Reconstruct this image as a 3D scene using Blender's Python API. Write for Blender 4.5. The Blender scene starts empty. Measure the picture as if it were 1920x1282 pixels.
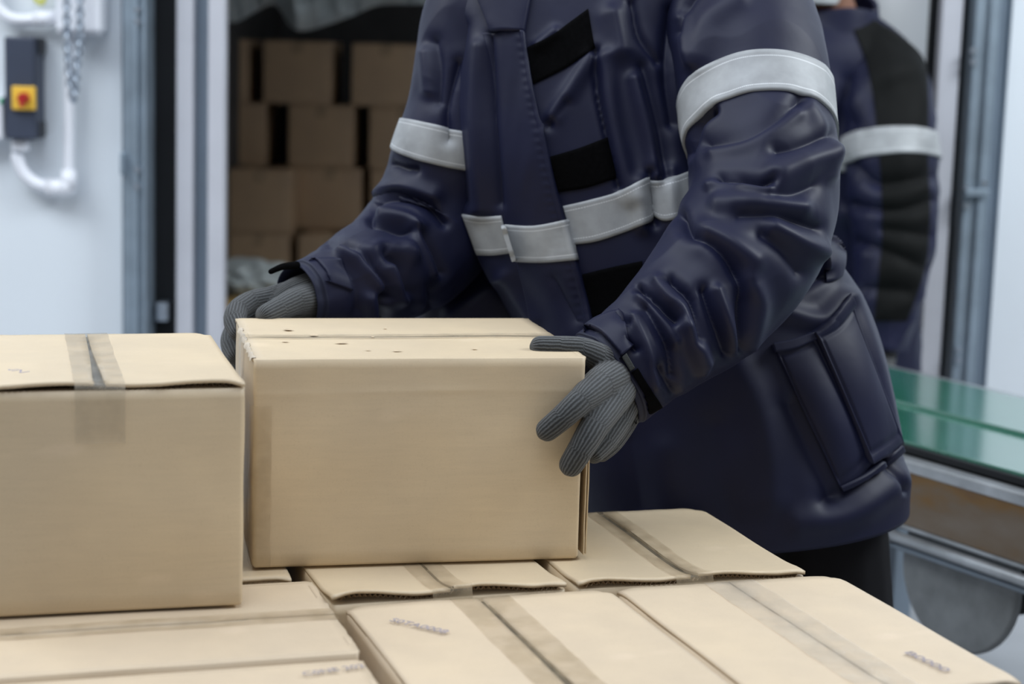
import bpy, bmesh, math, random
import numpy as np
from mathutils import Vector, Matrix, noise
from mathutils.bvhtree import BVHTree

random.seed(7)
SC = bpy.context.scene
COL = SC.collection
PI = math.pi

# ------------------------------------------------------------------ camera
FPX = 3400.0                       # focal length in pixels of the 1920 px wide frame
PITCH = math.atan(0.153)
ROLL = 0.03
CAM = np.array([0.0, 0.0, 1.30])
_f = np.array([0, math.cos(PITCH), -math.sin(PITCH)])
_r0 = np.array([1.0, 0, 0])
_u0 = np.array([0, math.sin(PITCH), math.cos(PITCH)])
_r = math.cos(ROLL) * _r0 + math.sin(ROLL) * _u0
_u = -math.sin(ROLL) * _r0 + math.cos(ROLL) * _u0
cam_data = bpy.data.cameras.new('camera')
cam_data.sensor_width = 36.0
cam_data.lens = FPX / 1920.0 * 36.0
cam_data.clip_start = 0.05
cam_data.dof.use_dof = True
cam_data.dof.focus_distance = 2.42
cam_data.dof.aperture_fstop = 3.4
cam = bpy.data.objects.new('camera', cam_data)
COL.objects.link(cam)
m = Matrix.Identity(4)
for i in range(3):
    m[i][0] = _r[i]; m[i][1] = _u[i]; m[i][2] = -_f[i]; m[i][3] = CAM[i]
cam.matrix_world = m
SC.camera = cam

# ------------------------------------------------------------------ world, lamps, exposure
SC.view_settings.view_transform = 'Standard'
SC.view_settings.look = 'None'
SC.view_settings.exposure = 0.0
SC.view_settings.gamma = 1.0
SC.view_settings.use_curve_mapping = False
w = bpy.data.worlds.new('overcast_sky'); SC.world = w
w.use_nodes = True
_nt = w.node_tree
_tc = _nt.nodes.new('ShaderNodeTexCoord'); _sx = _nt.nodes.new('ShaderNodeSeparateXYZ'); _cr = _nt.nodes.new('ShaderNodeValToRGB')
_nt.links.new(_tc.outputs['Generated'], _sx.inputs[0]); _nt.links.new(_sx.outputs[2], _cr.inputs[0])
_cr.color_ramp.elements[0].position = 0.0; _cr.color_ramp.elements[0].color = (0.115, 0.112, 0.108, 1)     # yard at the horizon
_cr.color_ramp.elements[1].position = 1.0; _cr.color_ramp.elements[1].color = (0.80, 0.82, 0.85, 1)        # overcast zenith
_nt.links.new(_cr.outputs[0], _nt.nodes['Background'].inputs[0])
_nt.nodes['Background'].inputs[1].default_value = 1.0

def area(name, loc, target, size, size_y, power, color=(1, 1, 1)):
    d = bpy.data.lights.new(name, 'AREA'); d.shape = 'RECTANGLE'
    d.size = size; d.size_y = size_y; d.energy = power; d.color = color
    o = bpy.data.objects.new(name, d); COL.objects.link(o)
    o.location = loc
    o.rotation_euler = (Vector(target) - Vector(loc)).to_track_quat('-Z', 'Y').to_euler()
    return o
area('dock_canopy_light', (-0.7, 1.85, 3.6), (-0.05, 2.3, 0.6), 3.0, 1.8, 58, (0.86, 0.95, 1.08))
area('wall_side_fill', (-2.6, 3.3, 3.2), (-1.3, 5.0, 1.0), 1.6, 1.2, 56, (0.90, 0.96, 1.0))  # fill lamp added to brighten the left wall
area('container_wall_fill', (0.92, 5.75, 2.2), (1.25, 6.2, 1.45), 0.25, 0.25, 11, (0.95, 0.98, 1.0))  # unseen fill added to brighten the inner right wall, not a known fixture
area('conveyor_side_fill', (2.9, 2.9, 3.2), (1.2, 4.4, 0.8), 1.4, 1.2, 100, (0.88, 0.95, 1.0))  # fill lamp added to brighten the right wall and the conveyor side

# ------------------------------------------------------------------ pixel rays
def ray(x, y):
    return _f + _r * (x - 960) / FPX + _u * (641 - y) / FPX
def atY(x, y, Y):
    d = ray(x, y); return CAM + d * (Y / d[1])
def atZ(x, y, z):
    d = ray(x, y); return CAM + d * ((z - CAM[2]) / d[2])
def proj(P):
    d = P - CAM
    wv = d @ _f
    return 960 + FPX * (d @ _r) / wv, 641 - FPX * (d @ _u) / wv

# ------------------------------------------------------------------ materials
def new_mat(name):
    mt = bpy.data.materials.new(name); mt.use_nodes = True
    nt = mt.node_tree
    return mt, nt, nt.nodes['Principled BSDF']
def N(nt, t, **kw):
    n = nt.nodes.new(t)
    for k, v in kw.items(): setattr(n, k, v)
    return n
def ramp(nt, fac, stops):
    r = N(nt, 'ShaderNodeValToRGB')
    cr = r.color_ramp
    while len(cr.elements) < len(stops): cr.elements.new(0.5)
    for e, (p, c) in zip(cr.elements, stops):
        e.position = p; e.color = (*c, 1)
    nt.links.new(fac, r.inputs[0])
    return r.outputs[0]
def noise_node(nt, scale, vec=None, detail=4, rough=0.55):
    n = N(nt, 'ShaderNodeTexNoise')
    n.inputs['Scale'].default_value = scale; n.inputs['Detail'].default_value = detail
    n.inputs['Roughness'].default_value = rough
    if vec is not None: nt.links.new(vec, n.inputs['Vector'])
    return n.outputs[0]
def mapping(nt, scale, src='Object', rot=(0, 0, 0)):
    tc = N(nt, 'ShaderNodeTexCoord'); mp = N(nt, 'ShaderNodeMapping')
    mp.inputs['Scale'].default_value = scale; mp.inputs['Rotation'].default_value = rot
    nt.links.new(tc.outputs[src], mp.inputs[0])
    return mp.outputs[0]
def bump(nt, b, height, strength, dist=0.002):
    bn = N(nt, 'ShaderNodeBump')
    bn.inputs['Strength'].default_value = strength; bn.inputs['Distance'].default_value = dist
    nt.links.new(height, bn.inputs['Height']); nt.links.new(bn.outputs[0], b.inputs['Normal'])
    return bn

def simple(name, col, rough=0.5, metal=0.0, var=0.12, scale=6.0, bumpst=0.0, bscale=60, spec=0.5):
    mt, nt, b = new_mat(name)
    v = mapping(nt, (1, 1, 1))
    c0 = tuple(max(0, c * (1 - var)) for c in col); c1 = tuple(min(1, c * (1 + var)) for c in col)
    nt.links.new(ramp(nt, noise_node(nt, scale, v), [(0.3, c0), (0.7, c1)]), b.inputs['Base Color'])
    b.inputs['Roughness'].default_value = rough; b.inputs['Metallic'].default_value = metal
    b.inputs['Specular IOR Level'].default_value = spec
    if bumpst: bump(nt, b, noise_node(nt, bscale, v), bumpst)
    return mt

def cardboard(name, base, seed):
    mt, nt, b = new_mat(name)
    v = mapping(nt, (1, 1, 1))
    big = noise_node(nt, 5.0 + seed, v, 3)
    fib = noise_node(nt, 1.0, mapping(nt, (14, 14, 160)), 5, 0.7)
    spk = noise_node(nt, 420, v, 2)
    c = lambda k: tuple(x * k for x in base)
    col = ramp(nt, big, [(0.25, (base[0] * .90, base[1] * .90, base[2] * .92)), (0.75, (base[0] * 1.06, base[1] * 1.05, base[2] * 1.03))])
    mx = N(nt, 'ShaderNodeMix', data_type='RGBA', blend_type='MULTIPLY')
    mx.inputs[0].default_value = 1.0
    nt.links.new(col, mx.inputs[6])
    nt.links.new(ramp(nt, fib, [(0.25, (.95, .95, .95)), (0.75, (1.03, 1.03, 1.03))]), mx.inputs[7])
    mx2 = N(nt, 'ShaderNodeMix', data_type='RGBA', blend_type='MULTIPLY')
    mx2.inputs[0].default_value = 1.0
    nt.links.new(mx.outputs[2], mx2.inputs[6])
    nt.links.new(ramp(nt, spk, [(0.2, (.93, .92, .9)), (0.45, (1, 1, 1))]), mx2.inputs[7])
    # small brown scuffs and pale abrasions with a shape of their own
    st = noise_node(nt, 1.0, mapping(nt, (9, 13, 21)), 2, 0.4)
    mx3 = N(nt, 'ShaderNodeMix', data_type='RGBA', blend_type='MULTIPLY'); mx3.inputs[0].default_value = 1.0
    nt.links.new(mx2.outputs[2], mx3.inputs[6])
    nt.links.new(ramp(nt, st, [(0.20, (.80, .75, .68)), (0.24, (1, 1, 1)), (0.70, (1, 1, 1)), (0.76, (1.06, 1.06, 1.08))]), mx3.inputs[7])
    nt.links.new(mx3.outputs[2], b.inputs['Base Color'])
    b.inputs['Roughness'].default_value = 0.52
    b.inputs['Specular IOR Level'].default_value = 0.65
    bump(nt, b, noise_node(nt, 1.0, mapping(nt, (60, 60, 20)), 3), 0.22, 0.0012)
    return mt

M = {}
M['card'] = cardboard('kraft_cardboard', (0.63, 0.510, 0.345), 0.3)
M['card_b'] = cardboard('kraft_cardboard_pale', (0.64, 0.522, 0.375), 1.1)
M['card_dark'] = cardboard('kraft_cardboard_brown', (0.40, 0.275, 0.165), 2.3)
M['card_gold'] = cardboard('kraft_cardboard_golden', (0.60, 0.40, 0.15), 0.7)
M['card_in'] = simple('raw_cardboard_inside', (0.36, 0.26, 0.16), 0.8, var=0.2, scale=30)
M['torn'] = simple('torn_paper_edge', (0.50, 0.43, 0.34), 0.8, var=0.15, scale=40)
def tape_mat(name, tint, opac):
    mt, nt, b = new_mat(name)
    v = mapping(nt, (6, 6, 6))
    nt.links.new(ramp(nt, noise_node(nt, 3, v), [(0.35, tuple(c * .8 for c in tint)), (0.65, tint)]), b.inputs['Base Color'])
    b.inputs['Roughness'].default_value = 0.22
    al = N(nt, 'ShaderNodeMapRange'); al.inputs[1].default_value = 0.4; al.inputs[2].default_value = 0.62
    al.inputs[3].default_value = opac * 0.55; al.inputs[4].default_value = opac
    nt.links.new(noise_node(nt, 1.0, mapping(nt, (22, 22, 22)), 2), al.inputs[0])
    nt.links.new(al.outputs[0], b.inputs['Alpha'])
    bump(nt, b, noise_node(nt, 1.0, mapping(nt, (40, 40, 40)), 3), 0.25, 0.001)
    return mt
M['tape'] = tape_mat('clear_brown_packing_tape', (0.52, 0.41, 0.265), 0.36)
M['tape_clear'] = tape_mat('clear_packing_tape', (0.52, 0.45, 0.34), 0.36)
M['tape_pale'] = tape_mat('pale_packing_tape', (0.78, 0.70, 0.58), 0.40)
M['scuff'] = simple('brown_scuff', (0.53, 0.42, 0.285), 0.8, var=0.25, scale=120)
M['seam'] = simple('seam_gap_shade', (0.035, 0.04, 0.04), 0.45, var=0.2)  # near-black colour stands in for the shade between the lid flaps
M['ink'] = simple('faded_ink', (0.30, 0.27, 0.31), 0.8, var=0.3, scale=90)

def navy(name, base, rough=0.52, bst=0.14, spec=0.28, sheen=0.03):
    mt, nt, b = new_mat(name)
    v = mapping(nt, (1, 1, 1))
    c0 = tuple(c * .85 for c in base); c1 = tuple(c * 1.15 for c in base)
    nt.links.new(ramp(nt, noise_node(nt, 7, v), [(0.3, c0), (0.7, c1)]), b.inputs['Base Color'])
    b.inputs['Roughness'].default_value = rough
    b.inputs['Specular IOR Level'].default_value = spec
    b.inputs['Sheen Weight'].default_value = sheen
    b.inputs['Sheen Roughness'].default_value = 0.4
    b.inputs['Sheen Tint'].default_value = (0.5, 0.55, 0.9, 1)
    ad = N(nt, 'ShaderNodeMath', operation='ADD')
    nt.links.new(noise_node(nt, 22, v, 3, 0.45), ad.inputs[0])
    w1 = N(nt, 'ShaderNodeMath', operation='MULTIPLY'); w1.inputs[1].default_value = 0.04
    nt.links.new(noise_node(nt, 900, v, 1), w1.inputs[0])
    nt.links.new(w1.outputs[0], ad.inputs[1])
    bump(nt, b, ad.outputs[0], bst, 0.006)
    return mt
M['navy'] = navy('navy_nylon', (0.0066, 0.0084, 0.0305))
M['navy_dark'] = navy('navy_ribbed_lining', (0.012, 0.015, 0.036), 0.6)
M['black_panel'] = navy('black_nylon', (0.005, 0.0055, 0.0055), 0.7, 0.16, 0.12, 0.0)
M['velcro'] = simple('black_hook_tape', (0.0022, 0.0022, 0.0026), 0.95, var=0.3, scale=200, spec=0.05)
M['trouser'] = simple('black_trouser_cloth', (0.006, 0.006, 0.008), 0.85, var=0.2, bumpst=0.2, spec=0.2)
M['rubber'] = simple('black_rubber', (0.007, 0.008, 0.010), 0.6, var=0.2, spec=0.3)
M['tab'] = simple('dark_grey_webbing', (0.020, 0.023, 0.022), 0.7, bumpst=0.3, bscale=400)
def band_mat(name, base):
    mt, nt, b = new_mat(name)
    tc = N(nt, 'ShaderNodeTexCoord'); sep = N(nt, 'ShaderNodeSeparateXYZ')
    nt.links.new(tc.outputs['UV'], sep.inputs[0])
    def math_(op, a, bb):
        n = N(nt, 'ShaderNodeMath', operation=op)
        for i, x in enumerate((a, bb)):
            if isinstance(x, (int, float)): n.inputs[i].default_value = x
            else: nt.links.new(x, n.inputs[i])
        return n.outputs[0]
    # two dashed stitch lines, near the top and bottom edge of the tape
    d1 = math_('ABSOLUTE', math_('SUBTRACT', math_('ABSOLUTE', math_('SUBTRACT', sep.outputs[1], 0.5), 0), 0.36), 0)
    line = math_('LESS_THAN', d1, 0.012)
    dash = math_('GREATER_THAN', math_('FRACT', math_('MULTIPLY', sep.outputs[0], 260.0), 0), 0.25)
    st = math_('MULTIPLY', line, dash)
    v = mapping(nt, (1, 1, 1))
    col = ramp(nt, noise_node(nt, 28, v, 4), [(0.3, tuple(c * .82 for c in base)), (0.7, tuple(c * 1.08 for c in base))])
    mx = N(nt, 'ShaderNodeMix', data_type='RGBA'); nt.links.new(st, mx.inputs[0])
    nt.links.new(col, mx.inputs[6]); mx.inputs[7].default_value = (0.62, 0.64, 0.66, 1)
    nt.links.new(mx.outputs[2], b.inputs['Base Color'])
    b.inputs['Roughness'].default_value = 0.55; b.inputs['Metallic'].default_value = 0.1
    bump(nt, b, noise_node(nt, 40, v, 2), 0.15, 0.004)
    return mt
M['band'] = band_mat('silver_reflective_tape', (0.34, 0.355, 0.368))
def knit_mat():
    mt, nt, b = new_mat('grey_ribbed_knit')
    tc = N(nt, 'ShaderNodeTexCoord'); sep = N(nt, 'ShaderNodeSeparateXYZ')
    nt.links.new(tc.outputs['UV'], sep.inputs[0])
    v = mapping(nt, (1, 1, 1))
    wob = N(nt, 'ShaderNodeMath', operation='MULTIPLY_ADD')
    nt.links.new(noise_node(nt, 160, v, 2), wob.inputs[0]); wob.inputs[1].default_value = 2.6
    mu = N(nt, 'ShaderNodeMath', operation='MULTIPLY'); nt.links.new(sep.outputs[0], mu.inputs[0]); mu.inputs[1].default_value = 2 * PI / 0.0047
    nt.links.new(mu.outputs[0], wob.inputs[2])
    sn = N(nt, 'ShaderNodeMath', operation='SINE'); nt.links.new(wob.outputs[0], sn.inputs[0])
    fz = noise_node(nt, 900, v, 3, 0.8)
    ad = N(nt, 'ShaderNodeMath', operation='MULTIPLY_ADD')
    nt.links.new(sn.outputs[0], ad.inputs[0]); ad.inputs[1].default_value = 0.35; nt.links.new(fz, ad.inputs[2])
    c = ramp(nt, ad.outputs[0], [(0.15, (0.008, 0.009, 0.010)), (0.55, (0.042, 0.047, 0.051)), (0.95, (0.11, 0.118, 0.125))])
    nt.links.new(c, b.inputs['Base Color'])
    b.inputs['Roughness'].default_value = 0.9; b.inputs['Specular IOR Level'].default_value = 0.15
    b.inputs['Sheen Weight'].default_value = 0.25; b.inputs['Sheen Roughness'].default_value = 0.6
    bump(nt, b, ad.outputs[0], 0.8, 0.0016)
    return mt
M['knit'] = knit_mat()
M['skin'] = simple('skin', (0.22, 0.105, 0.065), 0.5, var=0.1, scale=20)
M['mask'] = simple('white_mask_cloth', (0.62, 0.64, 0.66), 0.8, bumpst=0.2)
M['hair'] = simple('black_hair', (0.01, 0.009, 0.009), 0.5, bumpst=0.6, bscale=120)
M['boot'] = simple('black_boot_leather', (0.012, 0.012, 0.013), 0.5)
M['white_wall'] = simple('white_panel_wall', (0.72, 0.77, 0.82), 0.35, var=0.02, scale=2)
M['white_pl'] = simple('white_plastic', (0.78, 0.80, 0.86), 0.35, var=0.03)
M['grey_pl'] = simple('dark_grey_plastic', (0.035, 0.045, 0.075), 0.5, var=0.06)
M['black_pl'] = simple('black_plastic', (0.012, 0.014, 0.02), 0.5)
M['yellow'] = simple('yellow_plastic', (0.78, 0.48, 0.05), 0.45, var=0.05)
M['red'] = simple('red_plastic', (0.42, 0.02, 0.02), 0.4, var=0.05)
M['green_pl'] = simple('green_plastic', (0.05, 0.40, 0.22), 0.4)
M['wire'] = simple('yellow_green_wire', (0.55, 0.55, 0.05), 0.5)
M['galv'] = simple('galvanised_steel', (0.30, 0.37, 0.44), 0.42, 0.55, var=0.15, scale=9)
M['zinc'] = simple('zinc_chain_steel', (0.46, 0.52, 0.60), 0.3, 0.85, var=0.1)
M['post'] = simple('grey_painted_post', (0.50, 0.51, 0.56), 0.45, var=0.05)
M['post_blue'] = simple('blue_grey_painted_channel', (0.20, 0.25, 0.31), 0.45, var=0.06)
M['concrete'] = simple('concrete_floor', (0.38, 0.40, 0.43), 0.6, var=0.14, scale=2.5, bumpst=0.1)
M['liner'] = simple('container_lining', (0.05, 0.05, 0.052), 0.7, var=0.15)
M['steelframe'] = simple('brushed_steel', (0.42, 0.44, 0.46), 0.35, 0.8, var=0.2, scale=14)
M['drum_face'] = simple('dull_grey_steel_face', (0.21, 0.225, 0.235), 0.7, 0.0, var=0.22, scale=14)
M['wood'] = simple('pallet_wood', (0.36, 0.25, 0.15), 0.8, var=0.25, scale=12)
def rust_mat():
    mt, nt, b = new_mat('heat_stained_zinc_plate')
    v = mapping(nt, (1, 1, 1))
    mid = noise_node(nt, 3.2, mapping(nt, (0.9, 1, 3.0)), 4)
    c = ramp(nt, mid, [(0.28, (0.20, 0.165, 0.135)), (0.45, (0.17, 0.125, 0.085)), (0.55, (0.19, 0.105, 0.035)), (0.72, (0.10, 0.06, 0.05))])
    nt.links.new(c, b.inputs['Base Color'])
    b.inputs['Metallic'].default_value = 0.35; b.inputs['Roughness'].default_value = 0.5
    bump(nt, b, noise_node(nt, 30, v), 0.1)
    return mt
M['rust'] = rust_mat()
def belt_mat():
    mt, nt, b = new_mat('glossy_green_belt')
    v = mapping(nt, (1, 1, 1))
    nt.links.new(ramp(nt, noise_node(nt, 4, v), [(0.3, (0.012, 0.125, 0.080)), (0.7, (0.022, 0.160, 0.105))]), b.inputs['Base Color'])
    b.inputs['Roughness'].default_value = 0.2; b.inputs['Coat Weight'].default_value = 1.0; b.inputs['Coat Roughness'].default_value = 0.14; b.inputs['Coat IOR'].default_value = 2.2
    bump(nt, b, noise_node(nt, 14, v, 2), 0.10, 0.004)
    return mt
M['belt'] = belt_mat()
def film_mat():
    mt, nt, b = new_mat('milky_plastic_film')
    b.inputs['Base Color'].default_value = (0.55, 0.60, 0.60, 1); b.inputs['Roughness'].default_value = 0.3
    b.inputs['Transmission Weight'].default_value = 0.25
    b.inputs['Alpha'].default_value = 0.9
    v = mapping(nt, (1, 1, 1))
    bump(nt, b, noise_node(nt, 18, v, 4), 0.6, 0.02)
    return mt
M['film'] = film_mat()

# ------------------------------------------------------------------ object helpers
def props(o, label=None, cat=None, group=None, kind=None):
    if label: o['label'] = label
    if cat: o['category'] = cat
    if group: o['group'] = group
    if kind: o['kind'] = kind
    return o
def thing(name, label, cat, loc=(0, 0, 0), rz=0.0, group=None):
    o = bpy.data.objects.new(name, None); COL.objects.link(o)
    o.empty_display_size = 0.1
    o.location = loc; o.rotation_euler = (0, 0, rz)
    return props(o, label, cat, group)
def root_of(o):
    while o.parent: o = o.parent
    return o
def mesh_obj(name, verts, faces, mat, parent=None, smooth=True, world=True, uvs=None, mats=None, midx=None):
    V = np.asarray(verts, dtype=float)
    if parent is not None and world:
        V = V - np.array(root_of(parent).location)
    me = bpy.data.meshes.new(name)
    me.from_pydata(V.tolist(), [], [list(map(int, f)) for f in faces])
    for mm in (mats or [mat]): me.materials.append(mm)
    if midx is not None: me.polygons.foreach_set('material_index', midx)
    me.polygons.foreach_set('use_smooth', [smooth] * len(me.polygons))
    if uvs is not None:
        ul = me.uv_layers.new(name='UVMap')
        li = np.empty(len(me.loops), dtype=np.int32); me.loops.foreach_get('vertex_index', li)
        ul.data.foreach_set('uv', np.asarray(uvs)[li].astype(np.float32).ravel())
    me.update()
    o = bpy.data.objects.new(name, me); COL.objects.link(o)
    if parent is not None: o.parent = parent
    return o
def bm_obj(name, bm, mat, parent=None, smooth=False):
    me = bpy.data.meshes.new(name); bm.to_mesh(me); bm.free()
    me.materials.append(mat)
    me.polygons.foreach_set('use_smooth', [smooth] * len(me.polygons))
    o = bpy.data.objects.new(name, me); COL.objects.link(o)
    if parent is not None: o.parent = parent
    return o
def bm_box(bm, c, s, bev=0.0, rot=None):
    r = bmesh.ops.create_cube(bm, size=1.0)
    vs = r['verts']
    bmesh.ops.scale(bm, vec=s, verts=vs)
    if bev:
        es = list({e for v in vs for e in v.link_edges})
        rb = bmesh.ops.bevel(bm, geom=es, offset=bev, segments=3, affect='EDGES', profile=0.5)
        vs = list({v for f in rb['faces'] for v in f.verts} | {v for v in vs if v.is_valid})
    if rot is not None: bmesh.ops.rotate(bm, cent=(0, 0, 0), matrix=rot, verts=vs)
    bmesh.ops.translate(bm, vec=c, verts=vs)
def box_obj(name, c, s, mat, parent=None, bev=0.0):
    bm = bmesh.new()
    if parent is not None:
        c = tuple(np.array(c) - np.array(root_of(parent).location))
    bm_box(bm, c, s, bev)
    return bm_obj(name, bm, mat, parent)
def cyl(bm, a, b, r, seg=24, r2=None):
    a = Vector(a); b = Vector(b); d = b - a
    rr = bmesh.ops.create_cone(bm, cap_ends=True, segments=seg, radius1=r, radius2=r if r2 is None else r2, depth=d.length)
    q = d.to_track_quat('Z', 'Y').to_matrix()
    bmesh.ops.rotate(bm, cent=(0, 0, 0), matrix=q, verts=rr['verts'])
    bmesh.ops.translate(bm, vec=(a + b) / 2, verts=rr['verts'])
def grid_faces(nu, nv, closed_u=False):
    F = []
    mu = nu if closed_u else nu - 1
    for j in range(nv - 1):
        for i in range(mu):
            i2 = (i + 1) % nu
            F.append((j * nu + i, j * nu + i2, (j + 1) * nu + i2, (j + 1) * nu + i))
    return F
def spline(pts, n):
    """Catmull-Rom through rows of pts, resampled to n rows evenly by chord length."""
    P = np.asarray(pts, float)
    k = len(P)
    L = np.r_[0, np.cumsum(np.linalg.norm(np.diff(P[:, :3], axis=0), axis=1))]
    out = []
    for s in np.linspace(0, L[-1], n):
        i = min(max(np.searchsorted(L, s) - 1, 0), k - 2)
        t = (s - L[i]) / max(L[i + 1] - L[i], 1e-9)
        p0, p1, p2, p3 = P[max(i - 1, 0)], P[i], P[i + 1], P[min(i + 2, k - 1)]
        out.append(0.5 * ((2 * p1) + (-p0 + p2) * t + (2 * p0 - 5 * p1 + 4 * p2 - p3) * t * t + (-p0 + 3 * p1 - 3 * p2 + p3) * t ** 3))
    return np.array(out)
def tube_curve(pts, r, seg=12, n=40, cap=True):
    """Plain tube mesh along 3D points."""
    C = spline(pts, n)
    T = np.gradient(C, axis=0); T /= np.linalg.norm(T, axis=1)[:, None]
    ref = np.array([0.3, 0.2, 0.93]); V = []
    n1 = np.cross(T[0], ref); n1 /= np.linalg.norm(n1)
    for i in range(n):
        n1 = n1 - T[i] * (n1 @ T[i]); n1 /= np.linalg.norm(n1)
        n2 = np.cross(T[i], n1)
        for a in np.arange(seg) * 2 * PI / seg:
            V.append(C[i] + r * (math.cos(a) * n1 + math.sin(a) * n2))
    Fs = grid_faces(seg, n, True)
    if cap:
        Fs.append(tuple(range(seg))[::-1]); Fs.append(tuple((n - 1) * seg + k for k in range(seg)))
    return V, Fs

# ================================================================== the setting
def struct(name, c, s, mat, bev=0.0):
    o = box_obj(name, c, s, mat, None, bev); o['kind'] = 'structure'; return o
struct('floor', (0, 4.5, -0.05), (14, 14, 0.1), M['concrete'])
WY = 5.0
def wx(px, Y=WY, y=300): return atY(px, y, Y)[0]
def strip(name, p0, p1, y0, y1, mat, z1=3.4, bev=0.004):
    a, b = wx(p0, y0), wx(p1, y0)
    return struct(name, ((a + b) / 2, (y0 + y1) / 2, z1 / 2), (b - a, y1 - y0, z1), mat, bev)
xl = wx(229)
struct('wall_left', ((xl - 4.2) / 2, WY + 0.06, 1.7), (xl + 4.2, 0.12, 3.4), M['white_wall'])
strip('trim_1', 231, 274, 4.93, 5.06, M['galv'])                 # galvanised channel
strip('trim_2', 274, 332, 5.05, 5.30, M['rubber'])               # black door seal
strip('trim_3', 330, 362, 5.00, 5.08, M['post'])
strip('trim_4', 361, 390, 5.04, 5.08, M['post_blue'])
strip('trim_5', 389, 421, 4.98, 5.03, M['post'])
# ribs on the galvanised channel and bracket pieces
strip('trim_6', 250, 258, 4.915, 4.935, M['galv'])
strip('trim_7', 267, 273, 4.915, 4.935, M['galv'])
strip('trim_8', 1749, 1788, 4.98, 5.03, M['post'])
strip('trim_9', 1788, 1812, 5.05, 5.30, M['rubber'])
strip('trim_10', 1811, 1857, 4.95, 5.10, M['galv'])
strip('trim_11', 1838, 1845, 4.935, 4.955, M['galv'])
strip('trim_12', 1857, 1879, 5.02, 5.20, M['post_blue'])
strip('trim_13', 1728, 1750, 5.05, 5.08, M['rubber'])
xr = wx(1879)
struct('wall_right', ((xr + 5.0) / 2, WY + 0.06, 1.7), (5.0 - xr, 0.12, 3.4), M['white_wall'])
# header over the opening, set low out of view to shade the stack, then the inside of the container
xa, xb = wx(421), wx(1749)
struct('wall_shade_header', ((xa + xb) / 2, 5.15, 2.65), (xb - xa + 0.1, 0.25, 1.5), M['post'])
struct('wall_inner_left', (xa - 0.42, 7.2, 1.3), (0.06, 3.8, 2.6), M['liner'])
struct('wall_inner_right', (xb + 0.06, 7.2, 1.3), (0.06, 3.8, 2.6), M['white_wall'])
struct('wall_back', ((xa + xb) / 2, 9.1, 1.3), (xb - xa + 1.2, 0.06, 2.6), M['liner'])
struct('wall_seal_left', (wx(415, 5.1) - 0.23, 5.1, 1.3), (0.46, 0.03, 2.6), M['rubber'])
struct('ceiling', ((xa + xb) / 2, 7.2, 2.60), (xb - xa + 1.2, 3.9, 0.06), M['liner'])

# ================================================================== cartons
def rounded_rect(W, D, r, n):
    pts = []
    hx, hy = W / 2, D / 2
    sides = [((-hx + r, -hy), (hx - r, -hy)), ((hx, -hy + r), (hx, hy - r)), ((hx - r, hy), (-hx + r, hy)), ((-hx, hy - r), (-hx, -hy + r))]
    cent = [(hx - r, -hy + r, -90), (hx - r, hy - r, 0), (-hx + r, hy - r, 90), (-hx + r, -hy + r, 180)]
    for (a, b), (cx, cy, a0) in zip(sides, cent):
        for i in range(n):
            t = i / n
            pts.append((a[0] + (b[0] - a[0]) * t, a[1] + (b[1] - a[1]) * t, math.sin(PI * t)))
        for k in range(4):
            an = math.radians(a0 + 90 * k / 4)
            pts.append((cx + r * math.cos(an), cy + r * math.sin(an), 0.0))
    return pts
def carton_body(W, D, H, seed, bulge=0.004, nz=14, n=18, dent=0.0030, folded=False, crease=None):
    ring = rounded_rect(W, D, 0.006, n)
    V, Fs = [], []
    K = len(ring)
    crs = crease
    top = H if folded else H - 0.003
    zs = [0.0, 0.004] + list(np.linspace(0.02, top - 0.012, nz)) + [top]
    if crs: zs = sorted([q for q in zs if abs(q - H + crs) > 0.015] + [H - crs + d for d in (-0.012, -0.006, -0.003, -0.0015, 0.0, 0.0015, 0.003, 0.006, 0.012)])
    for z in zs:
        tz = math.sin(PI * min(max(z / top, 0), 1))
        ins = 0.003 if z == 0.0 else 0.0
        for (x, y, tb) in ring:
            L = math.hypot(x / W, y / D)
            nx, ny = (0, np.sign(y)) if abs(y) / D > abs(x) / W else (np.sign(x), 0)
            b = bulge * tb * tz
            nn = noise.noise(Vector((x * 9 + seed * 7.1, y * 9 - seed * 3.3, z * 11 + seed)))
            b += dent * nn * (0.35 + 0.65 * tz)
            if crs and y < -D / 2 + 0.01:
                zc = H - crs + 0.002 * math.sin(x * 14 + 1)
                b += 0.0007 * (0.7 + 0.9 * noise.noise(Vector((x * 14, 3, 5)))) * math.exp(-((z - zc) / 0.0050) ** 2) * (0.5 + 0.5 * math.sin(PI * (x / W + 0.5)))
            V.append((x + nx * (b - ins), y + ny * (b - ins), z))
    nr = len(zs)
    if folded:      # the lid panels are hinged here: the board turns over the edge before the lid starts
        for (ins, z) in ((0.0015, H + 0.0007), (0.007, H + 0.0007), (0.0085, H - 0.003)):
            for (x, y, tb) in ring: V.append((x * (1 - 2 * ins / W), y * (1 - 2 * ins / D), z))
        nr += 3
    Fs = grid_faces(K, nr, True)
    Fs.append(tuple(range(K))[::-1])
    Fs.append(tuple((nr - 1) * K + k for k in range(K)))
    return V, Fs
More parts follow.
